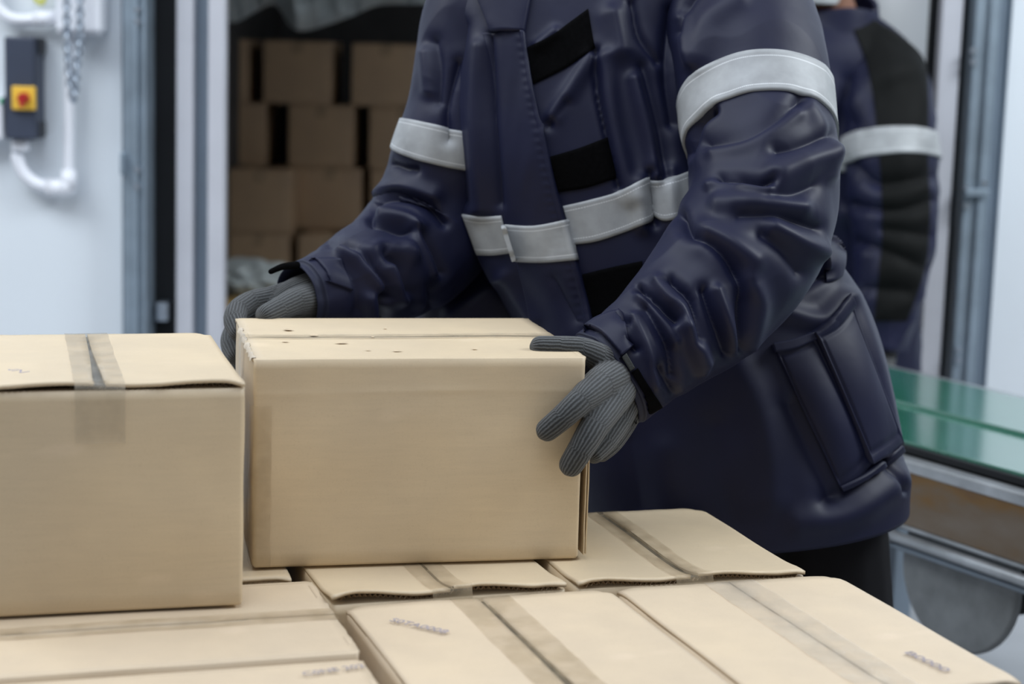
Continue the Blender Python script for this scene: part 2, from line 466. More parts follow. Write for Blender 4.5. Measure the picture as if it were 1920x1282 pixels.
def slab(x0, x1, y0, y1, zf, t, nx=24, ny=16, ragged=0.0, seed=0, rag='xy'):
    """thin sheet of board: top grid, bottom grid and the rim"""
    xs = np.linspace(x0, x1, nx); ys = np.linspace(y0, y1, ny)
    V = []
    for s in (0, -t):
        for j, y in enumerate(ys):
            for i, x in enumerate(xs):
                dx = dy = 0
                if ragged:
                    if j in (0, ny - 1) and 'y' in rag: dy = ragged * noise.noise(Vector((x * 70, seed, y * 3)))
                    if i in (0, nx - 1) and 'x' in rag: dx = ragged * noise.noise(Vector((y * 70, seed + 5, x * 3)))
                V.append((x + dx, y + dy, zf(x, y) + s))
    n = nx * ny
    Ft = grid_faces(nx, ny)
    Fb = [tuple(v + n for v in f[::-1]) for f in Ft]
    bd = [i for i in range(nx)] + [j * nx + nx - 1 for j in range(1, ny)] + [(ny - 1) * nx + i for i in range(nx - 2, -1, -1)] + [j * nx for j in range(ny - 2, 0, -1)]
    Fr = [(bd[k], bd[k] + n, bd[(k + 1) % len(bd)] + n, bd[(k + 1) % len(bd)]) for k in range(len(bd))]
    return V, Ft + Fb + Fr
def flute(x0, x1, y0, y1, zf, t, period=0.0065):
    """corrugated liner seen along a raised front edge"""
    n = int((x1 - x0) / period * 8)
    V = []
    for y in (y0, y1):
        for x in np.linspace(x0, x1, n):
            V.append((x, y, zf(x, y) + t / 2 * math.sin(2 * PI * x / period) * 0.9))
    return V, [(i, i + 1, n + i + 1, n + i) for i in range(n - 1)]

def carton(label, group, loc, rz, W, D, H, seam='y', seed=1, mat='card', lift_front=0.0, gap=0.004, tape='tape', tape_w=0.05,
           detail=True, bulge=0.004, sag=0.0, tape_down=0.05, gap_open=0.0, crease=None):
    root = thing('cardboard_box', label, 'cardboard box', loc, rz, group)
    mt = M[mat]
    nz, n = (14, 18) if detail else (4, 6)
    V, Fs = carton_body(W, D, H, seed, bulge, nz, n, folded=(seam == 'x'), crease=crease)
    mesh_obj('carton_body', V, Fs, mt, root, True, world=False)
    t = 0.0045
    hx, hy = (W / 2, D / 2 + 0.0012) if seam == 'y' else (W / 2 + 0.0012, D / 2 - 0.006)
    def zf0(x, y):
        e = 1 - min(1.0, (D / 2 + y) / 0.075)
        z = H + 0.0008
        if detail:
            z += lift_front * max(0, e) ** 2 * (0.45 + 0.55 * math.sin(6.0 * (x + W / 2) / W + seed) ** 2)
            ed = min(1.0, max(0.0, (D / 2 - abs(y)) / 0.04 - 0.1)) if seam == 'x' else 1.0
            z += 0.0012 * ed * noise.noise(Vector((x * 8 + seed, y * 8, seed * 2.0)))
            z -= sag * math.cos(PI * x / W) * math.cos(PI * y / D)
            # corners of the lid are worn down
            cx, cy = (W / 2 - abs(x)), (D / 2 - abs(y))
            if seam == 'y': z -= 0.004 * math.exp(-(cx * cx + cy * cy) / 0.00015)
        return z
    nx, ny = (28, 28) if detail else (4, 4)
    def gapw(s):
        return gap / 2 + gap_open * math.exp(-((s + 0.5) / 0.45) ** 2)
    for sgn in (-1, 1):
        if seam == 'y':
            a, b = (-hx, 0.0) if sgn < 0 else (0.0, hx)
            V, Fs = slab(a, b, -hy, hy, zf0, t, nx, ny, 0.0018 if detail else 0, seed, 'y')
        else:
            a, b = (-hy, 0.0) if sgn < 0 else (0.0, hy)
            V, Fs = slab(-hx, hx, a, b, zf0, t, nx, ny, 0.0018 if detail else 0, seed, 'x')
        # open the seam
        V = [list(v) for v in V]
        for v in V:
            if seam == 'y' and abs(v[0]) < 0.012: v[0] = sgn * gapw(v[1] / D)
            if seam == 'x' and abs(v[1]) < 0.012: v[1] = sgn * gapw(-v[0] / W)
        mesh_obj('top_flap', V, Fs, mt, root, True, world=False)
    if detail:
        if seam == 'y':
            box = [(-0.012, -hy + 0.004), (0.012, hy - 0.004)]
        else:
            box = [(-hx + 0.004, -0.012), (hx - 0.004, 0.012)]
        V, Fs = slab(box[0][0], box[1][0], box[0][1], box[1][1], lambda x, y: zf0(x, y) - 0.0032, 0.001, 3 if seam == 'y' else 30, 30 if seam == 'y' else 3)
        mesh_obj('seam_shade_strip', V, Fs, M['seam'], root, True, world=False)  # dark strip laid in as the shade inside the open seam
        if lift_front > 0:
            V, Fs = flute(-hx + 0.01, hx - 0.01, -hy + 0.0005, -hy + 0.03, lambda x, y: zf0(x, y) - t - 0.0022, 0.0042)
            mesh_obj('corrugated_edge', V, Fs, M['card_in'], root, True, world=False)
    if tape:
        # strip over the seam, turned down over both ends
        hw = tape_w / 2
        L = D if seam == 'y' else W
        prof = []
        nd = 6 if detail else 2
        for k in range(nd): prof.append((-L / 2 - 0.0042 - (bulge if detail else 0.001) * 0.6, H - tape_down + (tape_down - 0.004) * k / (nd - 1)))
        nm = 40 if detail else 4
        for k in range(nm): prof.append((-L / 2 - 0.001 + (L + 0.002) * k / (nm - 1), None))
        for k in range(nd): prof.append((L / 2 + 0.0042 + (bulge if detail else 0.001) * 0.6, H - 0.004 - (tape_down - 0.004) * k / (nd - 1)))
        V = []
        nw = 9 if detail else 3
        for (s, z) in prof:
            for k in range(nw):
                o = -hw + 2 * hw * k / (nw - 1)
                wig = 0.0015 * noise.noise(Vector((s * 30, seed, o * 10))) if detail else 0
                x, y = (o + wig, s) if seam == 'y' else (s, o + wig)
                if z is None:
                    zz = zf0(x, y) + 0.0011 + (0.0008 * noise.noise(Vector((x * 60, y * 60, seed))) if detail else 0)
                else: zz = z
                V.append((x, y, zz))
        mesh_obj('packing_tape', V, grid_faces(nw, len(prof)), M[tape], root, True, world=False)
    return root, zf0

def copy_tree(o, parent=None):
    c = o.copy(); COL.objects.link(c)
    if parent is not None: c.parent = parent
    for ch in list(o.children): copy_tree(ch, c)
    return c

ZT = 0.66
HB = 0.265
D2R = math.radians
G1 = 'cardboard boxes making the flat top layer of the pallet'
zb = ZT - HB - 0.001
def stamp(root, text, p0, p1, z, size, nm='ink_stamp'):
    """ink-jet code lying on a box lid, baseline from pixel p0 to pixel p1"""
    a, b = atZ(*p0, z), atZ(*p1, z)
    cu = bpy.data.curves.new('ink_code', 'FONT'); cu.body = text; cu.size = size; cu.extrude = 0.0002
    tmp = bpy.data.objects.new('ink_code', cu); COL.objects.link(tmp)
    bpy.context.view_layer.update()
    me = bpy.data.meshes.new_from_object(tmp.evaluated_get(bpy.context.evaluated_depsgraph_get()))
    xs = [v.co.x for v in me.vertices]; wdt = max(xs)
    bpy.data.objects.remove(tmp)
    L = np.linalg.norm(b - a); s = L / wdt
    ang = math.atan2(b[1] - a[1], b[0] - a[0])
    Mw = Matrix.Translation(Vector((a[0], a[1], z))) @ Matrix.Rotation(ang, 4, 'Z') @ Matrix.Diagonal((s, 1, 1, 1))
    Ml = (Matrix.Translation(root.location) @ Matrix.Rotation(root.rotation_euler.z, 4, 'Z')).inverted() @ Mw
    me.transform(Ml)
    me.materials.clear(); me.materials.append(M['ink'])
    o = bpy.data.objects.new(nm, me); COL.objects.link(o); o.parent = root
    return o

B1, _ = carton('cardboard box half under the jacket hem, with a dark seam and torn front edge', G1, (0.188, 2.402, zb), D2R(17.0), 0.31, 0.355, HB, 'y', 1.0, 'card', 0.010, gap=0.010)
B2, _ = carton('flat-topped box at the pallet corner beside the conveyor drum, clear tape on lid', G1, (0.3495, 2.03, zb), D2R(18.3), 0.302, 0.418, HB, 'y', 2.2, 'card_b', 0.003, gap=0.003, tape='tape_pale', tape_w=0.07)
B3, _ = carton('box in front of the held carton, dark seam and ink code on its lid', G1, (0.0366, 1.929, zb), D2R(18.5), 0.332, 0.416, HB, 'y', 3.4, 'card_b', 0.0, gap=0.007, gap_open=0.002, tape_w=0.075)
B4, _ = carton('box directly under the held carton, its front lid edge torn open and dark', G1, (-0.131, 2.333, zb), D2R(18.8), 0.298, 0.415, HB, 'y', 4.1, 'card', 0.013, gap=0.004)
B5, _ = carton('box under the unheld carton, turned sideways, tape crossing its lid', G1, (-0.398, 1.98, zb), D2R(17.5), 0.418, 0.284, HB, 'x', 5.7, 'card_b', 0.0, gap=0.002, tape_w=0.045)
B6, _ = carton('nearest box of the pallet, mostly cut off by the frame, with a faint ink code', G1, (-0.314, 1.696, zb - 0.003), D2R(17.5), 0.424, 0.284, HB, 'x', 6.3, 'card_b', 0.0, gap=0.002, tape_w=0.045)
B7, _ = carton('box behind the unheld carton, only a narrow lid corner showing by the dark gap', G1, (-0.475, 2.345, zb), D2R(17.5), 0.306, 0.415, HB, 'y', 7.9, 'card', 0.0015, gap=0.003)
stamp(B3, 'S0TA0008', (728, 1163), (833, 1187), ZT + 0.0030, 0.018)
stamp(B6, 'C0NE 202', (570, 1266), (686, 1250), ZT + 0.0005, 0.016)
stamp(B2, 'B0000', (1693, 1222), (1770, 1258), ZT + 0.0030, 0.016)
# the layer below, out of sight under the top one
for b, (bw, bd, bs) in zip((B1, B2, B3, B4, B5, B6, B7), ((.31, .355, 'y'), (.302, .418, 'y'), (.332, .416, 'y'), (.298, .415, 'y'), (.418, .284, 'x'), (.424, .284, 'x'), (.306, .415, 'y'))):
    carton('cardboard box in the lower layer of the pallet, covered by the top layer', 'cardboard boxes in the covered lower layer of the pallet',
           (b.location.x, b.location.y, zb - HB - 0.008), b.rotation_euler.z, bw, bd, HB, bs, 3.0, 'card', detail=False)
zlow = zb - HB - 0.008
pal = thing('pallet', 'wooden pallet on the concrete floor under the stacked boxes', 'pallet', (-0.06, 2.10, 0), D2R(17.5))
for k in range(7):
    bm = bmesh.new(); bm_box(bm, (0, -0.42 + k * 0.14, zlow - 0.0135), (0.98, 0.10, 0.022), 0.002); bm_obj('deck_board', bm, M['wood'], pal)
for k in range(3):
    bm = bmesh.new(); bm_box(bm, (-0.42 + k * 0.42, 0, (zlow - 0.0245) / 2), (0.10, 0.94, zlow - 0.025), 0.002); bm_obj('bearer', bm, M['wood'], pal)

# upper boxes: the one at left and the one being held
LB, lzf = carton('large cardboard box beside the held box, not held, clear tape over a gaping lid seam', 'upper boxes on the pallet', (-0.5165, 2.205, ZT + 0.0035), D2R(15.5), 0.326, 0.40, 0.262, 'y', 8.8, 'card', 0.0075,
                 gap=0.003, gap_open=0.005, tape='tape_clear', tape_w=0.056, tape_down=0.062, bulge=0.006)
MB, mzf = carton('cardboard box held in both gloved hands, worn lid with a long open seam', 'upper boxes on the pallet', (-0.1495, 2.434, ZT + 0.0035), D2R(12.3), 0.424, 0.36, 0.266, 'x', 9.3, 'card', 0.0,
                 gap=0.003, gap_open=0.0035, tape='tape_clear', tape_w=0.04, tape_down=0.05, bulge=0.003, crease=0.042)
stamp(LB, 'NNN', (-22, 686), (38, 699), ZT + 0.002 + 0.262 + 0.0022, 0.02)
# torn paper rim on the left end of the held box
def torn_rim():
    V, Fs = [], []
    W, D, H = 0.424, 0.36, 0.266
    n = 60
    for i in range(n):
        y = -D / 2 + 0.006 + (D - 0.10) * i / (n - 1)
        j = noise.noise(Vector((y * 120, 4, 2))); q = noise.noise(Vector((y * 260, 9, 2)))
        z0 = mzf(-W / 2, y)
        g_ = max(0.0, min(1.0, 0.55 + 1.6 * noise.noise(Vector((y * 38, 1, 6)))))
        V += [(-W / 2 + 0.0005 + (0.002 + 0.003 * q) * g_, y, z0 + 0.0010 * g_), (-W / 2 - 0.0022 + 0.002 * j * g_, y, z0 - 0.001 + (0.0020 + 0.0012 * q) * g_), (-W / 2 - 0.0030 - (0.0022 + 0.0018 * j) * g_, y + 0.001 * q, z0 - 0.003 - 0.005 * abs(j) * g_)]
    for i in range(n - 1):
        for k in range(2): Fs.append((3 * i + k, 3 * i + k + 1, 3 * i + k + 4, 3 * i + k + 3))
    return V, Fs
V, Fs = torn_rim(); props(mesh_obj('torn_rim', V, Fs, M['torn'], MB, True, world=False), 'pale torn paper edge')
# small brown scuffs rubbed into the lid of the held box
def scuff(root, px, py, z, rx, ry, sd):
    Mi = (Matrix.Translation(root.location) @ Matrix.Rotation(root.rotation_euler.z, 4, 'Z')).inverted()
    V = [tuple(Mi @ Vector(atZ(px, py, z)))]
    for k in range(14):
        a_ = 2 * PI * k / 14; q = 0.7 + 0.5 * noise.noise(Vector((math.cos(a_) * 2, math.sin(a_) * 2, sd)))
        V.append(tuple(Mi @ Vector(atZ(px + rx * q * math.cos(a_), py + ry * q * math.sin(a_), z))))
    return V, [(0, 1 + k, 1 + (k + 1) % 14) for k in range(14)]
for (px, py, rx, ry) in ((541, 617, 16, 1.8), (588, 628, 9, 2.2), (699, 631, 4, 1.2), (722, 615, 3, 1.2), (640, 642, 16, 1.6), (745, 657, 12, 1.2), (690, 655, 8, 1.2), (890, 653, 6, 1.2), (535, 640, 7, 1.4)):
    lz = ZT + 0.0035 + 0.266 + 0.0022
    V, Fs = scuff(MB, px, py, lz, rx, ry, px * 0.13)
    mesh_obj('scuff', V, Fs, M['scuff'], MB, False, world=False)
# folded side flaps standing out at the right end of the held box
V, Fs = slab(-0.001, 0.001, -0.176, -0.05, lambda x, y: 0, 0.001, 2, 2)
W, D, H = 0.424, 0.36, 0.266
for off, y0 in ((0.006, -0.176), (0.0105, -0.172)):
    V = []
    n = 30
    for i in range(n):
        z = 0.004 + (H * 0.62) * i / (n - 1)
        wv = 0.0012 * noise.noise(Vector((z * 25, off * 900, 0)))
        V += [(W / 2 + off + wv, y0, z), (W / 2 + off + 0.0016 + wv, y0, z), (W / 2 + off + 0.0016 + wv, -0.04, z), (W / 2 + off + wv, -0.04, z)]
    Fs = []
    for i in range(n - 1):
        for k in range(4):
            Fs.append((4 * i + k, 4 * i + (k + 1) % 4, 4 * i + 4 + (k + 1) % 4, 4 * i + 4 + k))
    Fs += [(0, 3, 2, 1), (4 * n - 4, 4 * n - 3, 4 * n - 2, 4 * n - 1)]
    mesh_obj('side_ply', V, Fs, M['card'], MB, False, world=False)
# brown tape along the left front edge of the held box
V = []
n = 30
for k, (x, y) in enumerate(((-W / 2 + 0.022, -D / 2 - 0.0036), (-W / 2 + 0.006, -D / 2 - 0.0026), (-W / 2 - 0.0018, -D / 2 - 0.0006), (-W / 2 - 0.0036, -D / 2 + 0.008), (-W / 2 - 0.0045, -D / 2 + 0.03))):
    for i in range(n):
        z = 0.002 + (H - 0.06) * i / (n - 1)
        V.append((x + 0.0012 * noise.noise(Vector((z * 40, k, 0))), y - 0.0005 * abs(noise.noise(Vector((z * 50, k * 2, 1)))), z))
mesh_obj('edge_tape', V, grid_faces(n, 5), M['tape'], MB, True, world=False)

# ------------------------------------------------------------------ boxes inside the container
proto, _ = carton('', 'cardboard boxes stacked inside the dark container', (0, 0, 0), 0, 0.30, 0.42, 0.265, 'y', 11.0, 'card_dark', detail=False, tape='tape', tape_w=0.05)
SY = 7.8
rows = [  # (front-left px, front-right px) per row, top row first, measured along the row's middle
    (1.105, [(345, 468), (490, 626), (655, 790), (815, 945), (965, 1090)], 140),
    (0.838, [(362, 502), (538, 668), (688, 822), (840, 965), (985, 1110)], 260),
    (0.571, [(424, 552), (556, 682), (690, 822), (836, 962), (985, 1110)], 380),
    (0.304, [(424, 546), (554, 684), (692, 822), (836, 962), (985, 1110)], 490),
    (0.037, [(424, 546), (556, 684), (692, 822), (836, 962), (985, 1110)], 590)]
rn = ['top row', 'second row down', 'third row down', 'fourth row down', 'bottom row']
cn = ['next to the post', 'second from the post', 'third from the post', 'fourth from the post', 'fifth from the post']
first = True
for ri, (z0, cols, ym) in enumerate(rows):
    for ci, (p0, p1) in enumerate(cols):
        yf = SY - (0.25 if (ri, ci) in ((2, 0), (3, 0), (3, 1), (4, 0), (4, 1)) else 0.0)
        if ri == 4 and ci < 2: yf = SY - 0.25
        a, b = atY(p0, ym, yf)[0], atY(p1, ym, yf)[0]
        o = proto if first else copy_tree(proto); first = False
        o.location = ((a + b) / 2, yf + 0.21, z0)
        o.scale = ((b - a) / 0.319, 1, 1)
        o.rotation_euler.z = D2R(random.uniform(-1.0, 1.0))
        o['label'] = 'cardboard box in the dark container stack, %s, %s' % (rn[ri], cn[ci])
struct('trim_14', ((xa + xb) / 2, 8.3, 0.015), (xb - xa + 0.6, 2.2, 0.035), M['wood'], 0)   # slatted base of the stack

# golden carton pair by the door post and the plastic bundle on it
gb, _ = carton('golden brown box on the container floor under another, just inside the door post', 'golden boxes inside the door post', (atY(505, 600, 6.3)[0], 6.45, 0.001), 0, 0.34, 0.30, 0.225, 'y', 12, 'card_gold', detail=False)
gc = copy_tree(gb); gc.location.z = 0.229
gc['label'] = 'golden brown box under the crumpled white plastic, just inside the door post'
def lump(cx, cy, cz, sx, sy, sz, seed, nu=72, nv=40, amp=0.35, fr=2.4):
    V = []
    for j in range(nv):
        ph = -PI / 2 + PI * j / (nv - 1)
        for i in range(nu):
            th = 2 * PI * i / nu
            d = Vector((math.cos(ph) * math.cos(th), math.cos(ph) * math.sin(th), math.sin(ph)))
            k = 1 + amp * (noise.noise(d * fr + Vector((seed, 0, 0))) + 0.5 * abs(noise.noise(d * fr * 2.3 + Vector((0, seed, 0)))))
            z = max(cz + sz * d.z * k, cz - sz * 0.8)
            V.append((cx + sx * d.x * k, cy + sy * d.y * k, z))
    return V, grid_faces(nu, nv, True)
pz = 0.229 + 0.2285
V, Fs = lump(0, 0, 0.055, 0.13, 0.11, 0.062, 3.0, amp=0.45)
pb = mesh_obj('plastic_bundle', V, Fs, M['film'])
pb.location = (atY(470, 525, 6.4)[0], 6.44, pz)
props(pb, 'crumpled white plastic bundle on the golden box inside the doorway', 'plastic wrap')
# plastic sheeting sagging from above inside the container
def sheet():
    low = spline([(405, 30, 0), (440, 42, 0), (480, 22, 0), (515, 10, 0), (545, 50, 0), (570, 58, 0), (610, 48, 0), (660, 30, 0), (710, 10, 0), (780, 8, 0), (860, 6, 0)], 90)
    V = []; nv = 30
    for j in range(nv):
        t = j / (nv - 1)
        for i, (x, y, _) in enumerate(low):
            yy = y + (-190 - y) * t
            bl = math.sin(PI * min(1, t * 1.6 + 0.08))
            Y = 6.3 - 0.22 * bl - 0.10 * noise.noise(Vector((x * 0.03, t * 4, 2))) - 0.05 * abs(noise.noise(Vector((x * 0.06 + t * 2, t * 3, 7))))
            V.append(atY(x, yy, Y))
    return V, grid_faces(90, nv)
V, Fs = sheet()
sh = mesh_obj('plastic_sheet', V, Fs, M['film'])
props(sh, 'crumpled translucent plastic sheet sagging across the top of the doorway', 'plastic sheet')

# ================================================================== fittings on the left wall
def wp(px, py, Y=WY): return atY(px, py, Y)
def wbox(name, p0, p1, y0, y1, mat, parent=None, bev=0.004):
    a, b = wp(p0[0], p0[1], y0), wp(p1[0], p1[1], y0)
    c = ((a[0] + b[0]) / 2, (y0 + y1) / 2, (a[2] + b[2]) / 2)
    return box_obj(name, c, (abs(b[0] - a[0]), y1 - y0, abs(a[2] - b[2])), mat, parent, bev)
sb = thing('isolator_switch', 'dark grey switch box on the white wall with a red knob on a yellow plate', 'switch box', tuple(wp(40, 262)))
wbox('housing', (7, 68), (67, 262), 4.90, 5.0, M['grey_pl'], sb, 0.006)
for (y0, y1) in ((72, 102), (228, 258)):
    wbox('latch', (66, y0), (76, y1), 4.93, 4.99, M['black_pl'], sb, 0.003)
wbox('yellow_plate', (21, 161), (66, 207), 4.885, 4.901, M['yellow'], sb, 0.004)
kp = np.array(wp(43, 184, 4.87)) - np.array(sb.location)
bm = bmesh.new(); cyl(bm, kp + np.array([0, 0.014, 0]), kp + np.array([0, -0.012, 0]), 0.0155, 28, 0.013); bm_box(bm, tuple(kp + np.array([0, -0.014, -0.006])), (0.010, 0.014, 0.036), 0.002)
bm_obj('red_knob', bm, M['red'], sb)
wbox('cable_gland', (20, 262), (48, 284), 4.93, 4.98, M['white_pl'], sb, 0.006)
cb = thing('control_box', 'pale control box cut by the frame beside the dark switch box, green button on it', 'control box', tuple(wp(-30, 262)))
wbox('housing', (-70, 178), (6, 262), 4.92, 5.0, M['white_pl'], cb, 0.006)
wbox('green_button', (-2, 184), (5, 194), 4.912, 4.921, M['green_pl'], cb, 0.002)
jb = thing('junction_box', 'white junction box on the wall behind the hanging chain', 'junction box', tuple(wp(145, 66)))
wbox('housing', (103, -90), (188, 60), 4.89, 5.0, M['white_pl'], jb, 0.008)
wbox('base_flange', (107, 56), (184, 66), 4.91, 5.0, M['white_pl'], jb, 0.004)
cd = thing('conduit', 'white curved cable conduit looping under the switch box on the wall', 'conduit', tuple(wp(120, 370)))
V, Fs = tube_curve([wp(33, 288, 4.955), wp(33, 298, 4.955), wp(45, 325, 4.955), wp(70, 345, 4.955), wp(105, 352, 4.955), wp(118, 350, 4.955)], 0.0175, 16, 40)
mesh_obj('pipe', V, Fs, M['white_pl'], cd)
V, Fs = tube_curve([wp(131, 60, 4.955), wp(130, 200, 4.955), wp(129, 350, 4.955)], 0.0145, 16, 30)
mesh_obj('pipe', V, Fs, M['white_pl'], cd)
bm = bmesh.new()
lo = np.array(cd.location)
cyl(bm, np.array(wp(88, 351, 4.952)) - lo, np.array(wp(128, 353, 4.952)) - lo, 0.023, 24)
cyl(bm, np.array(wp(129, 318, 4.952)) - lo, np.array(wp(128, 353, 4.952)) - lo, 0.019, 24, 0.026)
bmesh.ops.create_uvsphere(bm, u_segments=24, v_segments=16, radius=0.0265, matrix=Matrix.Translation(Vector(np.array(wp(126, 350, 4.952)) - lo)))
bm_obj('elbow', bm, M['white_pl'], cd, True)
c2 = thing('conduit', 'white bent conduit entering the junction box from the frame edge', 'conduit', tuple(wp(50, 40)))
V, Fs = tube_curve([wp(-14, -40, 4.955), wp(-8, 5, 4.955), wp(10, 28, 4.955), wp(35, 37, 4.955), wp(70, 36, 4.955), wp(104, 33, 4.955)], 0.016, 16, 40)
mesh_obj('pipe', V, Fs, M['white_pl'], c2)
bm = bmesh.new(); lo = np.array(c2.location); cyl(bm, np.array(wp(64, 36, 4.955)) - lo, np.array(wp(106, 33, 4.955)) - lo, 0.020, 24)
bm_obj('coupling', bm, M['white_pl'], c2, True)
V, Fs = tube_curve([wp(60, -60, 4.97), wp(64, -10, 4.965), wp(74, 5, 4.96), wp(82, 0, 4.965), wp(90, -50, 4.97)], 0.006, 10, 30)
wr = mesh_obj('wire', V, Fs, M['wire']); props(wr, 'yellow green wire loop above the bent conduit', 'wire')
# chain: two hanging strands of links that meet at the bottom
def link(bm, c, ax, tilt):
    R1, r = 0.012, 0.0032
    seg, rs = 16, 8
    vs = []
    for i in range(seg):
        a = 2 * PI * i / seg
        sx = math.cos(a) * R1 * 0.72; sz = math.sin(a) * R1 * 1.35
        d = Vector((math.cos(a), 0, math.sin(a)))
        for k in range(rs):
            b = 2 * PI * k / rs
            p = Vector((sx, 0, sz)) + (d * math.cos(b) + Vector((0, 1, 0)) * math.sin(b)) * r
            p.rotate(Matrix.Rotation(ax, 3, 'Z')); p.rotate(Matrix.Rotation(tilt, 3, 'Y'))
            vs.append(bm.verts.new(p + Vector(c)))
    for i in range(seg):
        for k in range(rs):
            bm.faces.new((vs[i * rs + k], vs[((i + 1) % seg) * rs + k], vs[((i + 1) % seg) * rs + (k + 1) % rs], vs[i * rs + (k + 1) % rs]))
bm = bmesh.new()
path = spline([wp(126, -90, 4.855), wp(126, 60, 4.855), wp(129, 120, 4.855), wp(133, 165, 4.855), wp(137, 183, 4.855), wp(141, 165, 4.855), wp(146, 110, 4.855), wp(150, 60, 4.855), wp(150, -90, 4.855)], 46)
for i in range(46):
    d = path[min(i + 1, 45)] - path[max(i - 1, 0)]
    link(bm, path[i], (i % 2) * PI / 2, math.atan2(d[0], d[2]))
ch = bm_obj('hanging_chain', bm, M['zinc'], None, True); props(ch, 'zinc chain loop hanging in front of the white junction box', 'chain')
br = wbox('wall_bracket', (224, 286), (232, 328), 4.90, 5.0, M['galv']); props(br, 'small steel bracket on the edge of the white wall by the door channel', 'bracket')
# bolt heads on the galvanised channels
for k, (px, py, Y, what) in enumerate(((258, 18, 4.93, 0), (258, 40, 4.93, 0), (258, 318, 4.93, 0), (257, 350, 4.93, 0), (1825, 95, 4.95, 1), (1825, 116, 4.95, 1), (1813, 352, 4.95, 1), (1845, 343, 4.95, 1), (1812, 386, 4.95, 1), (1797, 655, 4.95, 1), (1797, 675, 4.95, 1))):
    bm = bmesh.new(); p = np.array(atY(px, py, Y - 0.011)); cyl(bm, p + np.array([0, 0.013, 0]), p + np.array([0, -0.005, 0]), 0.0095, 6)
    o = bm_obj('bolt', bm, M['zinc'])
    hgt = ['uppermost', 'second down', 'third down', 'lowest', 'uppermost', 'second down', 'left of the third pair', 'right of the third pair', 'below the joint plate', 'second from bottom', 'lowest'][k]
    props(o, ('steel bolt on the channel by the switch wall, %s' if not what else 'steel bolt on the channel behind the green belt, %s') % hgt, 'bolt', 'bolts on the door channels')
bm = bmesh.new(); p0, p1 = atY(1808, 362, 4.935), atY(1852, 360, 4.935)
bm_box(bm, tuple((p0 + p1) / 2), (p1[0] - p0[0], 0.03, 0.02), 0.003)
o = bm_obj('channel_joint', bm, M['galv']); props(o, 'steel joint plate across the galvanised channel above the green belt', 'joint plate')
bm = bmesh.new(); p0, p1 = atY(296, 565, 5.03), atY(318, 600, 5.03)
bm_box(bm, tuple((p0 + p1) / 2), (p1[0] - p0[0], 0.06, p0[2] - p1[2]), 0.004)
o = bm_obj('door_latch', bm, M['zinc']); props(o, 'small steel latch low in the black gap between the door posts', 'latch')

# ================================================================== conveyor
ZB = 0.60
near = [atZ(1690, 824, ZB), atZ(1920, 888, ZB)]
dirv = (near[1] - near[0]); dirv[2] = 0; dirv /= np.linalg.norm(dirv)
nrm = np.array([-dirv[1], dirv[0], 0]);  nrm = nrm if nrm[1] > 0 else -nrm
O = near[0] - dirv * 1.3
cv = thing('conveyor', 'green belt conveyor with a rust-stained metal side running past the workers', 'conveyor', (O[0], O[1], 0))
LEN = 3.0
S0 = 0.47
BW = 0.55
def cbox(name, s0, s1, n0, n1, z0, z1, mat, bev=0.002, parent=None):
    V = []
    bm = bmesh.new(); bm_box(bm, ((s0 + s1) / 2, (n0 + n1) / 2, (z0 + z1) / 2), (s1 - s0, n1 - n0, z1 - z0), bev)
    Mx = Matrix(((dirv[0], nrm[0], 0, 0), (dirv[1], nrm[1], 0, 0), (0, 0, 1, 0), (0, 0, 0, 1)))
    bm.transform(Mx)
    if Mx.determinant() < 0: bmesh.ops.reverse_faces(bm, faces=bm.faces)
    return bm_obj(name, bm, mat, parent or cv)
cbox('belt', S0, LEN, 0.0, BW * 0.46, ZB - 0.012, ZB, M['belt'], 0.003)
cbox('belt', S0, LEN, BW * 0.46 + 0.004, BW, ZB - 0.012, ZB + 0.008, M['belt'], 0.003)
cbox('belt_edge', S0, LEN, -0.012, 0.0, ZB - 0.02, ZB - 0.006, M['rubber'])
cbox('top_rail', S0, LEN, -0.052, -0.012, ZB - 0.045, ZB - 0.022, M['steelframe'], 0.004)
cbox('side_plate', S0, LEN, -0.050, -0.040, ZB - 0.148, ZB - 0.030, M['rust'], 0.003)
cbox('top_rail', S0, LEN, BW, BW + 0.04, ZB - 0.06, ZB + 0.004, M['steelframe'], 0.004)
cbox('side_plate', S0, LEN, BW + 0.01, BW + 0.02, ZB - 0.148, ZB - 0.05, M['rust'], 0.003)
cbox('bottom_lip', S0, LEN, -0.048, -0.030, ZB - 0.158, ZB - 0.147, M['steelframe'], 0.003)
cbox('bed_plate', S0, LEN, 0.0, BW, ZB - 0.10, ZB - 0.02, M['rubber'], 0.002)
lo = np.array([O[0], O[1], 0])
def cpt(s, n, z): return np.array([dirv[0] * s + nrm[0] * n, dirv[1] * s + nrm[1] * n, z])
bm = bmesh.new(); cyl(bm, cpt(S0, -0.060, ZB - 0.172), cpt(LEN, -0.060, ZB - 0.172), 0.011, 20); bm_obj('guide_tube', bm, M['steelframe'], cv, True)
bm = bmesh.new(); cyl(bm, cpt(S0, -0.052, ZB - 0.192), cpt(LEN, -0.052, ZB - 0.192), 0.006, 16); bm_obj('guide_tube', bm, M['post_blue'], cv, True)
def s_of(px, py, z): return float((atZ(px, py, z)[:2] - O[:2]) @ dirv[:2])
